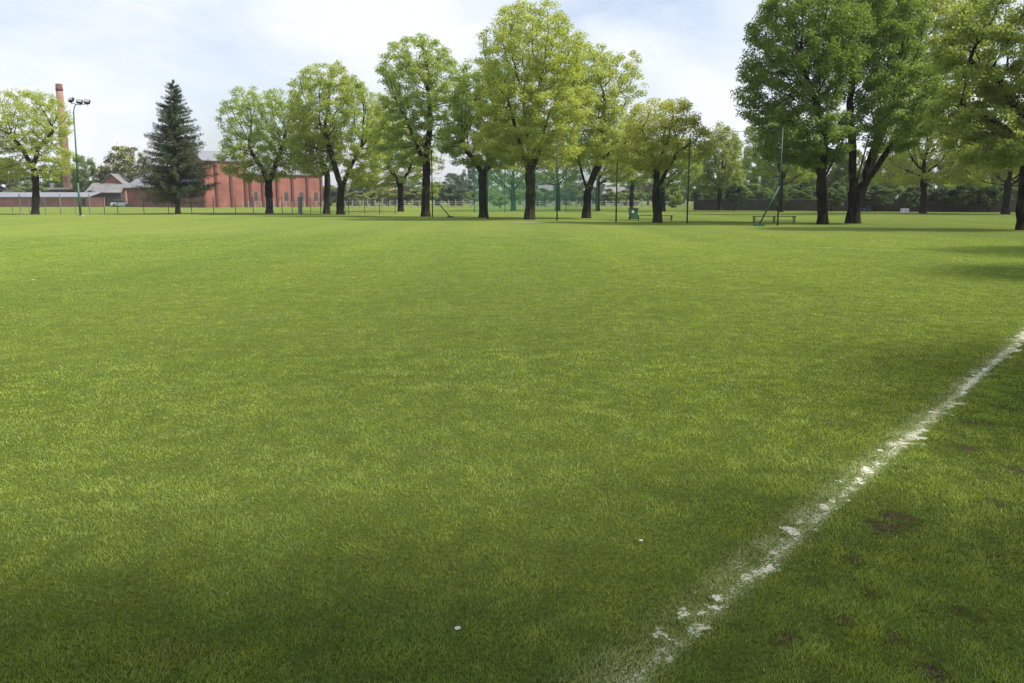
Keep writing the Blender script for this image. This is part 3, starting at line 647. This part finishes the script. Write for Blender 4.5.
for k, (px, Y, tp, wp, kd, cc, lb) in enumerate(bushes):
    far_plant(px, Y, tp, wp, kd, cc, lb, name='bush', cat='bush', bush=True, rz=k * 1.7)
for k in range(21):
    px = 332 + k * 18 + random.uniform(-5, 5)
    far_plant(px, random.uniform(192, 215), random.uniform(181, 189), random.uniform(26, 38), k % 2, random.choice((B1, B3, B4, B1)), 'hedge bush in the hazy row beyond the pale post fence', name='bush', cat='bush', bush=True, rz=k * 2.1, group='hedge bushes beyond the post fence')
for k in range(18):
    px = 702 + k * 20 + random.uniform(-5, 5)
    far_plant(px, 150 - k * 1.6, random.uniform(176, 187), random.uniform(34, 44), k % 2, random.choice((B1, B2, B2)), 'hedge bush in the dark row behind the long grey wall', name='bush', cat='bush', bush=True, rz=k * 2.3, group='hedge bushes behind the wall')
# flowering chestnut
ch = far_plant(126, 198, 138, 52, 2, (.055, .080, .028), 'chestnut tree covered in cream blossom behind the grey roofs', name='chestnut_tree', group=None)
rng = np.random.default_rng(9); pos, tips = PR[2][2], PR[2][3]; ok = np.where((tips <= 2) & (pos[:, 2] > 3))[0]; ii = rng.choice(ok, 2600)
V, F_, rn = leaf_cloud(rng, pos[ii] + rng.normal(size=(2600, 3)) * .45 + np.array([0, 0, .3]), .30)
o_ = link('blossom', quads_mesh('blossom', V, F_, {'rnd': rn}), PETAL, ch); o_.color = (.50, .46, .30, 1)

# the row goes on along the right touchline, outside the frame: its shade lies on the lawn
def copy_tree(src, loc, rz, sc, label, group):
    r = src.copy(); COL.objects.link(r); r.location = loc; r.rotation_euler = (0, 0, rz); r.scale = sc; r['label'] = label; r['group'] = group
    for c_ in src.children:
        d_ = c_.copy(); COL.objects.link(d_); d_.parent = r
for k, (x, y, sc_) in enumerate(((14.8, 5.2, .8), (20.5, 16.5, .85), (28, 25, .9), (9.5, -2.0, .85), (7.0, -1.6, 1.2))):  # the last one is an extra tree, added to darken the bottom foreground
    copy_tree(T[(8, 12, 8, 12, 3)[k]], (x, y, 0), 1.3 + 2.1 * k, (sc_, sc_, sc_), 'unseen shade tree along the right touchline, beyond the edge of the photo', 'trees along the right touchline out of view')

# ------------------------------------------------------------------ built things
BR_RED = brick('red_brick', (.33, .112, .078), (.28, .094, .066), (.30, .20, .17))
BR_DULL = brick('dull_brick', (.24, .085, .062), (.20, .072, .055), (.22, .16, .14))
BR_PINK = brick('pinkish_brick', (.36, .15, .125), (.30, .12, .10), (.33, .25, .22))
BR_OLD = brick('old_grey_brick', (.080, .068, .055), (.058, .050, .041), (.095, .088, .076))
PIL = simple('dark_brick_pilaster', (.13, .05, .042), .9, .25, 2.)
ROOF = simple('grey_roof_sheet', (.20, .205, .225), .6, .15, .6)
ROOF_D = simple('weathered_grey_roof', (.17, .165, .165), .8, .25, .8)
ROOF_R = simple('red_roof', (.30, .12, .08), .8, .2, 1.)
DARKW = simple('dark_plank_wall', (.045, .036, .032), .85, .3, 2.)
PALE = simple('pale_render', (.48, .46, .42), .9, .12, 1.)
CONC = simple('concrete', (.36, .35, .33), .9, .15, 3.)
STONE = simple('weathered_concrete', (.24, .23, .20), .9, .2, 3.)
GLASS = simple('dark_glass', (.03, .038, .05), .15, .2, 2.)
FRAME = simple('window_frame', (.20, .20, .20), .6, .1, 3.)
GREEN = simple('green_paint', (.020, .095, .055), .5, .25, 4.)
DGREEN = simple('dark_green_paint', (.012, .045, .030), .55, .3, 4.)
GREY = simple('galvanised_steel', (.15, .16, .16), .6, .2, 6., metal=.2)
WIRE = simple('wire', (.13, .14, .14), .6, .2, 6.)
WHITE = simple('white_paint', (.72, .72, .70), .6, .08, 4.)
BLUE = simple('blue_paint', (.04, .10, .42), .5, .15, 4.)
WOODG = simple('green_plank', (.035, .050, .030), .75, .3, 7.)
BLACK = simple('black_metal', (.020, .022, .022), .5, .3, 5.)
LENS = simple('lamp_glass', (.30, .32, .33), .15, .1, 4.)
RUBBER = simple('rubber', (.02, .02, .02), .8, .2, 5.)

def plane_hit(px, py, P0, d):
    r = ray(px, py); # (r.x t, r.y t) = P0 + s d
    den = r.x * d.y - r.y * d.x; t = (P0.x * d.y - P0.y * d.x) / den; s = (r.x * t - P0.x) * d.x + (r.y * t - P0.y) * d.y
    return s, H + r.z * t
def gabled(root, L_, D, he, hr, wall, roof, over=.35, axis='x', z0=-.2):
    if axis == 'x':
        mb = MB(); prof = [(0, z0), (D, z0), (D, he), (D / 2, hr), (0, he)]
        V = [(0, y, z) for y, z in prof] + [(L_, y, z) for y, z in prof]
        mb.poly(V, [(0, 1, 2, 3, 4), (9, 8, 7, 6, 5), (0, 4, 9, 5), (1, 6, 7, 2), (0, 5, 6, 1), (4, 3, 8, 9), (3, 2, 7, 8)]); mb.build('wall', wall, root)
        sl = (hr - he) / (D / 2); mb = MB()
        ys = [-over, D / 2, D + over]; zs = [he - sl * over + .03, hr + .03, he - sl * over + .03]; th = .16
        prof = [(ys[0], zs[0]), (ys[1], zs[1]), (ys[2], zs[2]), (ys[2], zs[2] + th), (ys[1], zs[1] + th), (ys[0], zs[0] + th)]
        V = [(-over, y, z) for y, z in prof] + [(L_ + over, y, z) for y, z in prof]
        mb.poly(V, [(0, 1, 4, 5), (1, 2, 3, 4), (6, 11, 10, 7), (7, 10, 9, 8), (5, 4, 10, 11), (4, 3, 9, 10), (0, 6, 7, 1), (1, 7, 8, 2), (0, 5, 11, 6), (2, 8, 9, 3)])
        return mb.build('roof', roof, root)
    mb = MB(); prof = [(0, z0), (L_, z0), (L_, he), (L_ / 2, hr), (0, he)]; mb.prism(prof, 0, D); mb.build('wall', wall, root)
    sl = (hr - he) / (L_ / 2); th = .16; mb = MB()
    prof = [(-over, he - sl * over + .03), (L_ / 2, hr + .03), (L_ + over, he - sl * over + .03), (L_ + over, he - sl * over + .03 + th), (L_ / 2, hr + .03 + th), (-over, he - sl * over + .03 + th)]
    V = [(x, -over, z) for x, z in prof] + [(x, D + over, z) for x, z in prof]
    mb.poly(V, [(0, 1, 4, 5), (1, 2, 3, 4), (6, 11, 10, 7), (7, 10, 9, 8), (5, 4, 10, 11), (4, 3, 9, 10), (0, 6, 7, 1), (1, 7, 8, 2), (0, 5, 11, 6), (2, 8, 9, 3)])
    return mb.build('roof', roof, root)
def window(root, x, z0, w_, h_, nx=2, nz=3):
    f = MB(); t = .05
    f.box(x, -.06, z0, x + w_, .04, z0 + t).box(x, -.06, z0 + h_ - t, x + w_, .04, z0 + h_).box(x, -.06, z0 + t, x + t, .04, z0 + h_ - t).box(x + w_ - t, -.06, z0 + t, x + w_, .04, z0 + h_ - t)
    for i in range(1, nx): f.box(x + w_ * i / nx - .025, -.055, z0 + t, x + w_ * i / nx + .025, .03, z0 + h_ - t)
    for i in range(1, nz): f.box(x + t, -.05, z0 + h_ * i / nz - .03, x + w_ - t, .03, z0 + h_ * i / nz + .03)
    fr = f.build('window', FRAME, root); MB().box(x + t, -.02, z0 + t, x + w_ - t, .02, z0 + h_ - t).build('pane', GLASS, fr)
    MB().box(x - .1, -.12, z0 - .1, x + w_ + .1, -.002, z0 - .004).build('sill', CONC, fr)

# brick hall: tall block and lower windowed block on one facade line
fd = Vector((.80, .60, 0)).normalized(); PR0 = onground(322.5, 178)
def hallpt(px, py): s, z = plane_hit(px, py, PR0, fd); return s, z
sL, zT = hallpt(203.5, 160.5); sM, _ = hallpt(247, 190); zTr = hallpt(203.5, 150)[1]; _, zE = hallpt(300, 174.5); zEr = hallpt(300, 163)[1]
rz = math.atan2(fd.y, fd.x)
root = empty('brick_hall', PR0 + fd * sL, rz, label='long red brick hall with dark pilasters, a tall block and a lower windowed block', cat='building')
off = -sL
gabled(root, sM - sL, 14, zT, zTr + .1, BR_RED, ROOF)
low = empty('low_block', (sM - sL + .005, 0, 0)); low.parent = root
gabled(low, -sM, 13.9, zE, zEr + 1.3, BR_RED, ROOF)
for o_ in list(low.children): o_.parent = root; o_.location.x += sM - sL + .01
bpy.data.objects.remove(low)
for px in (204.2, 216.8, 231.6, 245.8, 250.5, 263, 277.5, 292.5, 307.5, 321.5):
    s, _ = hallpt(px, 190); hh = (zT if px < 247 else zE) - .12
    MB().box(s + off - .22, -.22, -.2, s + off + .22, -.003, hh).build('pilaster', PIL, root)
for px in (256, 286.5, 301.6, 316):
    s0, z1 = hallpt(px - 2.1, 192.2); s1, z0 = hallpt(px + 2.1, 201.2); window(root, s0 + off, z0, s1 - s0, z1 - z0, 2, 4)
MB().box(.3, -.30, zT - .10, sM - sL - .3, -.004, zT + .05).build('gutter', GREY, root)
MB().box(sM - sL + .3, -.30, zE - .10, -sL - .1, -.004, zE + .05).build('gutter', GREY, root)

# low wing left of the hall
wL = onground(127.5, 176); wR = PR0 + fd * (sL - .3); wd = (wR - wL); wl = wd.length; wd.normalize()
root = empty('brick_wing', wL, math.atan2(wd.y, wd.x), label='low dull brick wing with a pale hipped roof left of the spruce', cat='building')
he = at(130, 187, 176).z; hr_ = at(150, 178, 180).z + .5
rf = gabled(root, wl - .2, 9, he, hr_, BR_DULL, ROOF, .6)
def along(px): return plane_hit(px, 195, wL, wd)[0]
MB().box(along(144), 2.4, he + .5, along(147.5), 3.2, hr_ + .8, .03).build('chimney', BLACK, rf)
MB().box(along(149), 2.6, he + .6, along(154), 3.0, hr_ + .3, .03).build('rooflight', BR_PINK, rf)
for px in (138.9, 141.2): window(root, along(px), .9 * he * .45, .42, 1.0, 1, 2)
for px in (171, 190): s = along(px); MB().box(s - .15, -.14, -.2, s + .15, -.003, he - .25).build('pilaster', PIL, root)
MB().box(.1, -.62, he - .28, wl - .5, -.48, he - .12).build('gutter', GREY, root)

# long low shed at the far left
P1 = onground(-25, 176); P2 = onground(88, 176)
root = empty('brick_shed', P1, 0, label='long low pinkish brick shed with a flat grey roof at the left edge', cat='building')
hz = at(40, 197.3, 176).z; Ls = P2.x - P1.x
MB().box(0, 0, -.2, Ls, 5, hz).build('wall', BR_PINK, root)
MB().poly([(-.2, -.35, hz - .05), (Ls + .1, -.35, hz - .05), (Ls + .1, 5.3, hz + .9), (-.2, 5.3, hz + .9), (-.2, -.35, hz + .12), (Ls + .1, -.35, hz + .12), (Ls + .1, 5.3, hz + 1.07), (-.2, 5.3, hz + 1.07)],
          [(0, 1, 2, 3), (4, 7, 6, 5), (0, 4, 5, 1), (1, 5, 6, 2), (2, 6, 7, 3), (3, 7, 4, 0)]).build('roof', ROOF, root)
dx = onground(87, 176).x - P1.x; MB().box(dx - 1.2, -.05, -.1, dx - .3, -.003, hz - .25).build('door', DARKW, root)
P3 = onground(103, 176)
root = empty('brick_wall', (P2.x + .15, 176, 0), 0, label='short pink brick wall with a coping at the right end of the low shed', cat='wall')
MB().box(0, 0, -.2, P3.x - P2.x, .4, hz - .1).build('wall', BR_PINK, root); MB().box(-.02, -.06, hz - .097, P3.x - P2.x + .06, .46, hz, .02).build('coping', BR_PINK, root)
# pale flat block behind the shed
Pq = onground(44, 200); root = empty('flat_roofed_block', Pq, 0, label='pale flat-roofed block showing above the low shed', cat='building')
ww = onground(72, 200).x - Pq.x; h1 = at(50, 189.5, 200).z; MB().box(0, 0, -.2, ww, 8, h1).build('wall', DARKW, root); MB().box(-.3, -.3, h1 + .003, ww + .3, 8.3, h1 + .45).build('roof', PALE, root)
for k in range(4): window(root, .5 + k * 1.4, 1.0, .9, h1 - 1.4, 2, 2)
Pq = onground(3, 200); root = empty('flat_roofed_block', Pq, 0, label='small pale-walled block behind the low shed at the left edge', cat='building')
ww = onground(20, 200).x - Pq.x; h1 = at(10, 190.5, 200).z; MB().box(0, 0, -.2, ww, 6, h1).build('wall', PALE, root); MB().box(-.2, -.2, h1 + .003, ww + .2, 6.2, h1 + .25).build('roof', ROOF_D, root)
window(root, 1.0, 1.0, 1.0, h1 - 1.5, 2, 2)

# red gabled house with a grey lean-to in front
Pq = onground(101.5, 188); ww = onground(124, 188).x - Pq.x
root = empty('gabled_house', Pq, .12, label='red brick gabled house with grey roofs left of the chestnut tree', cat='house')
rf = gabled(root, ww, 9, at(105, 185, 188).z, at(112, 174, 188).z, BR_RED, ROOF_D, .6, 'y')
ps = onground(88, 184); MB().poly([(-2.2, -3.6, at(90, 193, 184).z), (ww + .5, -3.6, at(90, 193, 184).z), (ww + .3, -.05, at(90, 183.5, 188).z), (-1.6, -.05, at(90, 183.5, 188).z)] + [(-2.2, -3.6, at(90, 193, 184).z + .15), (ww + .5, -3.6, at(90, 193, 184).z + .15), (ww + .3, -.05, at(90, 183.5, 188).z + .15), (-1.6, -.05, at(90, 183.5, 188).z + .15)],
     [(0, 3, 2, 1), (4, 5, 6, 7), (0, 1, 5, 4), (1, 2, 6, 5), (2, 3, 7, 6), (3, 0, 4, 7)]).build('porch_roof', ROOF_D, root)
MB().box(-1.8, -3.3, -.2, ww + .2, -.3, at(90, 193, 184).z - .02).build('porch_wall', DARKW, root)
for k in range(2): MB().box(.6 + k * 2.4, -3.34, .1, 2.2 + k * 2.4, -3.303, 2.0).build('door', GLASS, root)
MB().box(ww * .35, 1.2, at(112, 176, 188).z, ww * .35 + .9, 2.2, at(112, 172, 188).z, .03).build('chimney', BLACK, rf)
# second grey-roofed house behind the wing
Pq = onground(127, 196); ww = onground(166, 196).x - Pq.x
root = empty('grey_roofed_house', Pq, 0, label='house with a broad weathered grey roof behind the low brick wing', cat='house')
gabled(root, ww, 9, at(130, 179.5, 196).z, at(140, 167, 200).z, DARKW, ROOF_D, .6)
window(root, 1.5, 2.2, 1.2, 1.2)
# far houses
for px0, px1, Y, pe, pr_, wm, rm, lb in ((600, 641, 232, 194, 187.5, PALE, ROOF_D, 'pale far house half hidden behind the trunks near the green bin'), (540, 552, 215, 192, 186, WHITE, ROOF_D, 'small white house gable seen through the green net'), (384, 400, 235, 196, 189, PALE, ROOF_R, 'small far house with a red roof beyond the white fence posts')):
    Pq = onground(px0, Y); ww = onground(px1, Y).x - Pq.x; root = empty('far_house', Pq, 0, label=lb, cat='house', group='houses far beyond the field')
    gabled(root, ww, 8, at(px0, pe, Y).z, at(px0, pr_, Y + 4).z, wm, rm, .4)
    for k in range(2): window(root, ww * (.2 + .4 * k), .7, 1.2, 1.0)

# chimney stack
Y = 205; b0 = onground(71, Y); t0 = at(58.8, 84, Y); Hc = t0.z; r0 = 8.6 / 2 / (F / (Y * cP)); r1_ = 6.2 / 2 / (F / (Y * cP))
root = empty('chimney_stack', (t0.x, Y, 0), label='tall tapering red brick factory chimney behind the leftmost tree', cat='chimney')
BR_CH = brick('chimney_brick', (.25, .145, .10), (.21, .12, .085), (.34, .24, .18))
MB().tube([(0, 0, -.3), (0, 0, Hc * .5), (0, 0, Hc - 1.6)], [r0, (r0 + r1_) / 2, r1_ * 1.02], 24).build('shaft', BR_CH, root, True)
MB().tube([(0, 0, Hc - 1.597), (0, 0, Hc - .9), (0, 0, Hc - .9), (0, 0, Hc)], [r1_ * 1.08, r1_ * 1.08, r1_ * 1.0, r1_ * 1.0], 24).build('cap', PIL, root, True)
MB().tube([(0, 0, -.3), (0, 0, 2.4)], [r0 * 1.35, r0 * 1.35], 8).build('plinth', BR_CH, root)

# floodlight mast
bz = ground(80.7, 216.2); Y = bz.y
root = empty('floodlight_mast', bz, label='tall green mast with three floodlights in front of the brick chimney', cat='floodlight')
tp = at(73.6, 112, Y) - bz; e2 = at(76.2, 104.5, Y) - bz
# the mast stands plumb; only its top bends over to the crossbar
mb = MB(); mb.tube([(0, 0, -.1), (0, 0, 3.2)], [.11, .10], 10); mb.tube([(0, 0, 3.2), (tp.x * .5, 0, tp.z * .6), (tp.x, 0, tp.z)], [.085, .075, .06], 10); mb.tube([tuple(tp), tuple(tp.lerp(e2, .6) + Vector((-.05, 0, .1))), tuple(e2)], .045, 8); mb.build('mast', GREEN, root, True)
a_, c_ = at(69, 101.8, Y) - bz, at(89, 104, Y) - bz; MB().tube([tuple(a_), tuple(e2), tuple(c_)], .035, 6).build('crossbar', BLACK, root)
MB().box(-.28, -.28, -.05, .28, .28, .09, .02).build('footing', CONC, root)
for px, py in ((71, 99.6), (79.4, 101.3), (87, 101.4)):
    q = at(px, py, Y) - bz; M_ = Matrix.Translation(q) @ Matrix.Rotation(math.radians(-35), 4, 'X') @ Matrix.Rotation(math.radians(-15 if px < 75 else 12), 4, 'Z')
    h_ = MB().box(-.27, -.10, -.20, .27, .16, .20, .04, M_).build('lamp_housing', BLACK, root)
    MB().box(-.21, -.115, -.15, .21, -.103, .15, 0, M_).build('lamp_lens', LENS, h_)
    MB().tube([tuple(q + Vector((0, .1, -.15))), tuple(q + Vector((0, .05, -.42)))], .025, 6).build('bracket', BLACK, h_)

# wire fence along the far left edge
def chain(root, A, B, h, cell=.14, t=.006, name='wire_mesh'):
    d = B - A; L_ = d.length; d.normalize(); n = int(L_ / cell); V, Fq = [], []; nrm = Vector((-d.y, d.x, 0))
    def strip(p, q):
        ax = (q - p).normalized(); sd = ax.cross(nrm).normalized() * t / 2; k = len(V)
        V.extend([p - sd, p + sd, q + sd, q - sd]); Fq.append((k, k + 1, k + 2, k + 3))
    for i in range(-int(h / cell), n):
        for sg in (1, -1):
            s0, s1 = (i * cell, i * cell + h) if sg > 0 else (i * cell + h, i * cell); z0, z1 = .05, h
            p, q = A + d * s0 + Vector((0, 0, z0)), A + d * s1 + Vector((0, 0, z1))
            if min(s0, s1) < 0 or max(s0, s1) > L_: continue
            strip(p, q)
    o_ = link(name, quads_mesh(name, np.array([tuple(v) for v in V]), Fq), WIRE, root); return o_
fa, fb = ground(-12, 214.8), ground(398, 214.2); fdv = (fb - fa).normalized()
root = empty('wire_fence', (0, 0, 0), label='thin wire mesh fence on slim posts along the left far edge of the field', cat='fence')
chain(root, fa, fb, 1.75)
for z in (.12, .95, 1.78): MB().tube([tuple(fa + Vector((0, 0, z))), tuple(fb + Vector((0, 0, z)))], .006, 4).build('tension_wire', WIRE, root)
def fx(px):
    s, _ = plane_hit(px, 205, fa, fdv); return fa + fdv * s
for px in (12, 29, 45, 75, 104, 117.3, 143.5, 168.3, 191.3, 213.4, 235.3, 253, 282, 292, 310.5, 320.5, 329, 345, 348.5, 364.6, 379.5, 395):
    p = fx(px); MB().tube([(p.x, p.y, -.1), (p.x, p.y, 1.88)], .035, 7).build('post', DGREEN if px > 100 else GREY, root)
for px in (20, 60.3, 89.5):
    p = fx(px); q = tag(MB().box(p.x - .045, p.y - .045, -.1, p.x + .045, p.y + .045, 2.15, .01).build('post', STONE, root)); q['label'] = 'pale concrete fence post taller than the others'
p = fx(301) + Vector((0, -.4, 0))
root = empty('gate_post', p, label='thick grey square post beside the fence in front of the brick hall', cat='post')
MB().box(-.19, -.19, -.1, .19, .19, 1.86, .02).build('shaft', GREY, root); MB().box(-.22, -.22, 1.863, .22, .22, 1.93, .015).build('cap', CONC, root)

# fences of pale concrete posts in front of the hall and beyond the trees
def post_fence(a, b, n, Ya, Yb, label, h=1.5, infill=True):
    A, B = onground(a, Ya), onground(b, Yb); root = empty('post_fence', (0, 0, 0), label=label, cat='fence', group='pale post fences behind the trees')
    for i in range(n):
        p = A.lerp(B, i / (n - 1)) ; MB().box(p.x - .11, p.y - .10, -.1, p.x + .11, p.y + .10, h * random.uniform(.95, 1.04), .03).build('post', CONC, root)
    d = (B - A)
    if infill:
        for z in (.35, .75, 1.15): MB().tube([tuple(A + Vector((0, .02, z))), tuple(B + Vector((0, .02, z)))], .03, 4).build('rail', CONC, root)
post_fence(242, 322, 14, 162, 166, 'row of short white posts standing in front of the brick hall', 1.25, False)
post_fence(337, 470, 19, 155, 160, 'pale post and rail fence right of the hall, seen beneath the trees')
post_fence(472, 700, 32, 160, 165, 'pale post fence behind the green net, running to the wall pillar')

# old wall on the right
A, B = onground(694, 126), onground(1075, 103); d = (B - A); L_ = d.length
root = empty('boundary_wall', A, math.atan2(d.y, d.x), label='long old grey brick boundary wall on the right behind the trees', cat='wall')
hw = 1.52; MB().box(.7, 0, -.2, L_, .4, hw).build('wall', BR_OLD, root); MB().box(.7, -.07, hw + .003, L_, .47, hw + .12, .02).build('coping', ROOF_D, root)
MB().box(0, -.12, -.2, .697, .55, hw + .35, .02).build('pillar', DARKW, root)
for k in range(1, 10): MB().box(L_ * k / 10 - .25, -.14, -.2, L_ * k / 10 + .25, -.003, hw - .01, .01).build('buttress', BR_OLD, root)

# ball-stop net with six green poles at the field's edge
def netmat(name, col, alpha):
    m, nt, o = newmat(name); d = N(nt, 'ShaderNodeBsdfDiffuse'); d.inputs[0].default_value = (*col, 1); t = N(nt, 'ShaderNodeBsdfTransparent'); x = N(nt, 'ShaderNodeMixShader', Fac=alpha)
    g = N(nt, 'ShaderNodeTexCoord'); n = N(nt, 'ShaderNodeTexNoise', Scale=.5, Detail=3.); nt.links.new(g.outputs['Object'], n.inputs['Vector'])
    r = N(nt, 'ShaderNodeMapRange'); r.inputs['To Min'].default_value = alpha * .6; r.inputs['To Max'].default_value = alpha * 1.4; nt.links.new(n.outputs[0], r.inputs[0]); nt.links.new(r.outputs[0], x.inputs[0])
    nt.links.new(t.outputs[0], x.inputs[1]); nt.links.new(d.outputs[0], x.inputs[2]); nt.links.new(x.outputs[0], o.inputs[0]); return m
NET1 = netmat('fine_green_netting', (.06, .22, .13), .03); NET2 = netmat('dense_green_netting', (.07, .24, .15), .27)
root = empty('ball_stop_net', (0, 0, 0), label='row of tall thin green poles carrying a fine ball-stop net with slanted braces', cat='net')
pp = [ground(a, b) for a, b in ((432.5, 217.4), (487.2, 219.2), (557, 220.8), (616, 222.4), (687, 223.2), (777.5, 225.6))]
hp = 6.0
for p in pp:
    MB().tube([(p.x, p.y, -.1), (p.x, p.y, hp)], [.055, .045], 8).build('pole', DGREEN, root, True)
for p, (a, b, c2, d2) in ((pp[0], (437, 196, 451, 217.3)), (pp[5], (778.5, 186, 755.5, 225.4))):
    q0 = at(a, b, p.y) - p; q1 = ground(c2, d2); q1.y = p.y - .3
    MB().tube([(p.x, p.y, q0.z), (q1.x, q1.y, .02)], .05, 8).build('brace', DGREEN if p is pp[5] else GREEN, root, True)
    MB().box(q1.x - .3, q1.y - .2, 0.0, q1.x + .3, q1.y + .2, .1, .02).build('brace_foot', GREEN, root)
for z in (hp - .05, .15): MB().tube([tuple(p + Vector((0, 0, z - .12 * (i % 1)))) for i, p in enumerate(pp)], .012, 4).build('cable', DGREEN, root)
V = [];
for p in pp: V += [(p.x, p.y, .12), (p.x, p.y, hp - .05)]
MB().poly(V, [(2 * i, 2 * i + 2, 2 * i + 3, 2 * i + 1) for i in range(5)]).build('netting', NET1, root)
# denser net cage further back
root = empty('net_cage', (0, 0, 0), label='dense green netting screen standing further back between the middle tree trunks', cat='net')
cp = [onground(474.5, 104), onground(505, 106), onground(535, 107), onground(566, 107), onground(597, 105)]; tops = [5.0, 5.3, 5.4, 5.5, 5.4]
for p, t_ in zip(cp, tops): MB().tube([(p.x, p.y, -.1), (p.x, p.y, t_)], .05, 8).build('pole', GREEN, root)
mb = MB()
for (p, t1), (q, t2) in zip(zip(cp, tops), zip(cp[1:], tops[1:])):
    k = 8; vs_ = []; fs = []
    for i in range(k + 1):
        f = i / k; c_ = p.lerp(q, f); sag = .25 * math.sin(PI * f); bil = .35 * math.sin(PI * f)
        vs_ += [(c_.x, c_.y, .05), (c_.x, c_.y + bil, (t1 + t2) / 4), (c_.x, c_.y, t1 + (t2 - t1) * f - sag)]
    for i in range(k): fs += [(3 * i, 3 * i + 3, 3 * i + 4, 3 * i + 1), (3 * i + 1, 3 * i + 4, 3 * i + 5, 3 * i + 2)]
    mb.poly(vs_, fs)
mb.build('netting', NET2, root, True)

# benches
def bench(a, b, py, label, mat, legm, h=.44):
    A, B = ground(a, py), ground(b, py); B.y = A.y; L_ = B.x - A.x
    root = empty('park_bench', (A.x, A.y, 0), label=label, cat='bench', group='benches at the edge of the field')
    for k in range(3): MB().box(0, k * .135, h - .045, L_, k * .135 + .12, h, .008).build('seat_plank', mat, root)
    for x in (.06, L_ / 2 - .03, L_ - .12):
        mb = MB(); mb.box(x, .0, -.04, x + .06, .05, h - .048).box(x, .33, -.04, x + .06, .38, h - .048).box(x + .002, .052, h - .10, x + .058, .328, h - .05); mb.build('leg', legm, root)
    MB().box(.125, .16, .10, L_ - .125, .21, .14).build('stretcher', legm, root)
bench(753.5, 796, 222.8, 'dark green backless bench behind the pole with the slanted brace', WOODG, BLACK, .46)
bench(637.5, 673, 220.6, 'low dark bench beside the green bin, behind the bronze-leaved tree', WOODG, BLACK, .40)
bench(859, 871, 212.2, 'small blue-topped bench far back by the wall', BLUE, GREY, .42)

# bin
p = ground(633.2, 219.8); root = empty('wheeled_bin', p, .2, label='green wheeled bin with a pale sticker standing beside the low bench', cat='bin')
mb = MB(); mb.prism([(-.24, .06), (.24, .06), (.31, .86), (-.31, .86)], -.28, .30); mb.build('body', GREEN, root)
MB().box(-.35, -.34, .863, .35, .36, .93, .025).build('lid', DGREEN, root); MB().box(-.30, .36, .83, .30, .42, .90, .02).build('handle', DGREEN, root)
MB().box(-.23, -.288, .56, -.05, -.283, .78).build('sticker', WHITE, root)
for x in (-.29, .24): MB().tube([(x, .24, .10), (x + .05, .24, .10)], .10, 14).build('wheel', RUBBER, root)
# white box by the wall
p = ground(904.5, 213.6); root = empty('utility_box', p, .05, label='small white box standing on the sunny grass before the wall', cat='box')
MB().box(-.40, -.2, .06, .40, .25, .56, .02).build('body', WHITE, root); MB().box(-.43, -.23, .563, .43, .28, .60, .01).build('lid', WHITE, root)
for x in (-.34, .28): MB().box(x, -.15, -.03, x + .06, .2, .058).build('foot', GREY, root)
MB().box(-.02, -.212, .1, .02, -.203, .5).build('door_seam', GREY, root)

# parked car beside the red house
p = onground(121.5, 178); root = empty('parked_car', p, .05, label='pale car parked between the red house and the low brick wing', cat='car')
mb = MB(); mb.prism([(-2.05, .25), (2.05, .25), (2.1, .62), (1.9, .82), (1.05, .92), (-1.9, .95), (-2.1, .6)], -.85, .85); mb.build('body', WHITE, root)
MB().prism([(-1.75, .953), (.95, .925), (.35, 1.42), (-1.35, 1.45)], -.74, .74).build('cabin', GLASS, root); MB().box(-1.38, -.72, 1.42, .38, .72, 1.47, .02).build('roof', WHITE, root)
for x in (-1.3, 1.3):
    for y in (-.87, .67):
        wv = MB().tube([(x, y, .32), (x, y + .2, .32)], .32, 16).build('wheel', RUBBER, root); MB().tube([(x, y - .006 if y < 0 else y + .206, .32), (x, y + .02 if y < 0 else y + .18, .32)], .19, 12).build('rim', GREY, wv)
for y in (-.65, .4): MB().box(2.07, y, .58, 2.115, y + .25, .70, .01).build('headlight', LENS, root)

# scraps of paper on the lawn
PAPER = simple('paper', (.5, .5, .46), .9, .1, 20.)
for (px, py, r_, lb) in ((458, 631, .013, 'tiny white petal scrap lying on the grass left of the touchline'), (33, 281, .05, 'small white scrap of litter on the sunlit grass far left'), (641, 543, .012, 'tiny pale leaf scrap on the grass near the middle of the lawn')):
    p = ground(px, py); mb = MB(); vs_ = [(p.x + r_ * math.cos(a) * random.uniform(.6, 1.2), p.y + r_ * math.sin(a) * random.uniform(.6, 1.2), .010 + random.uniform(0, r_ * .5)) for a in [k * PI / 4 for k in range(8)]]
    vs_.append((p.x, p.y, .018)); vs_.append((p.x, p.y, .006)); mb.poly(vs_, [(k, (k + 1) % 8, 8) for k in range(8)] + [((k + 1) % 8, k, 9) for k in range(8)])
    tag(mb.build('litter_scrap', PAPER), lb, 'litter', 'white scraps on the lawn')
# thin summer haze over the whole place
hz_ = MB().box(-420, -120, -1.0, 420, 420, 34).build('haze', None); hm, nt, o = newmat('haze'); pv = N(nt, 'ShaderNodeVolumePrincipled', Density=.00022); pv.inputs['Color'].default_value = (.93, .95, 1, 1)
nt.links.new(pv.outputs[0], o.inputs['Volume']); hz_.data.materials.append(hm); tag(hz_, 'thin pale haze over the field', 'haze', kind='stuff')
bpy.context.view_layer.update()
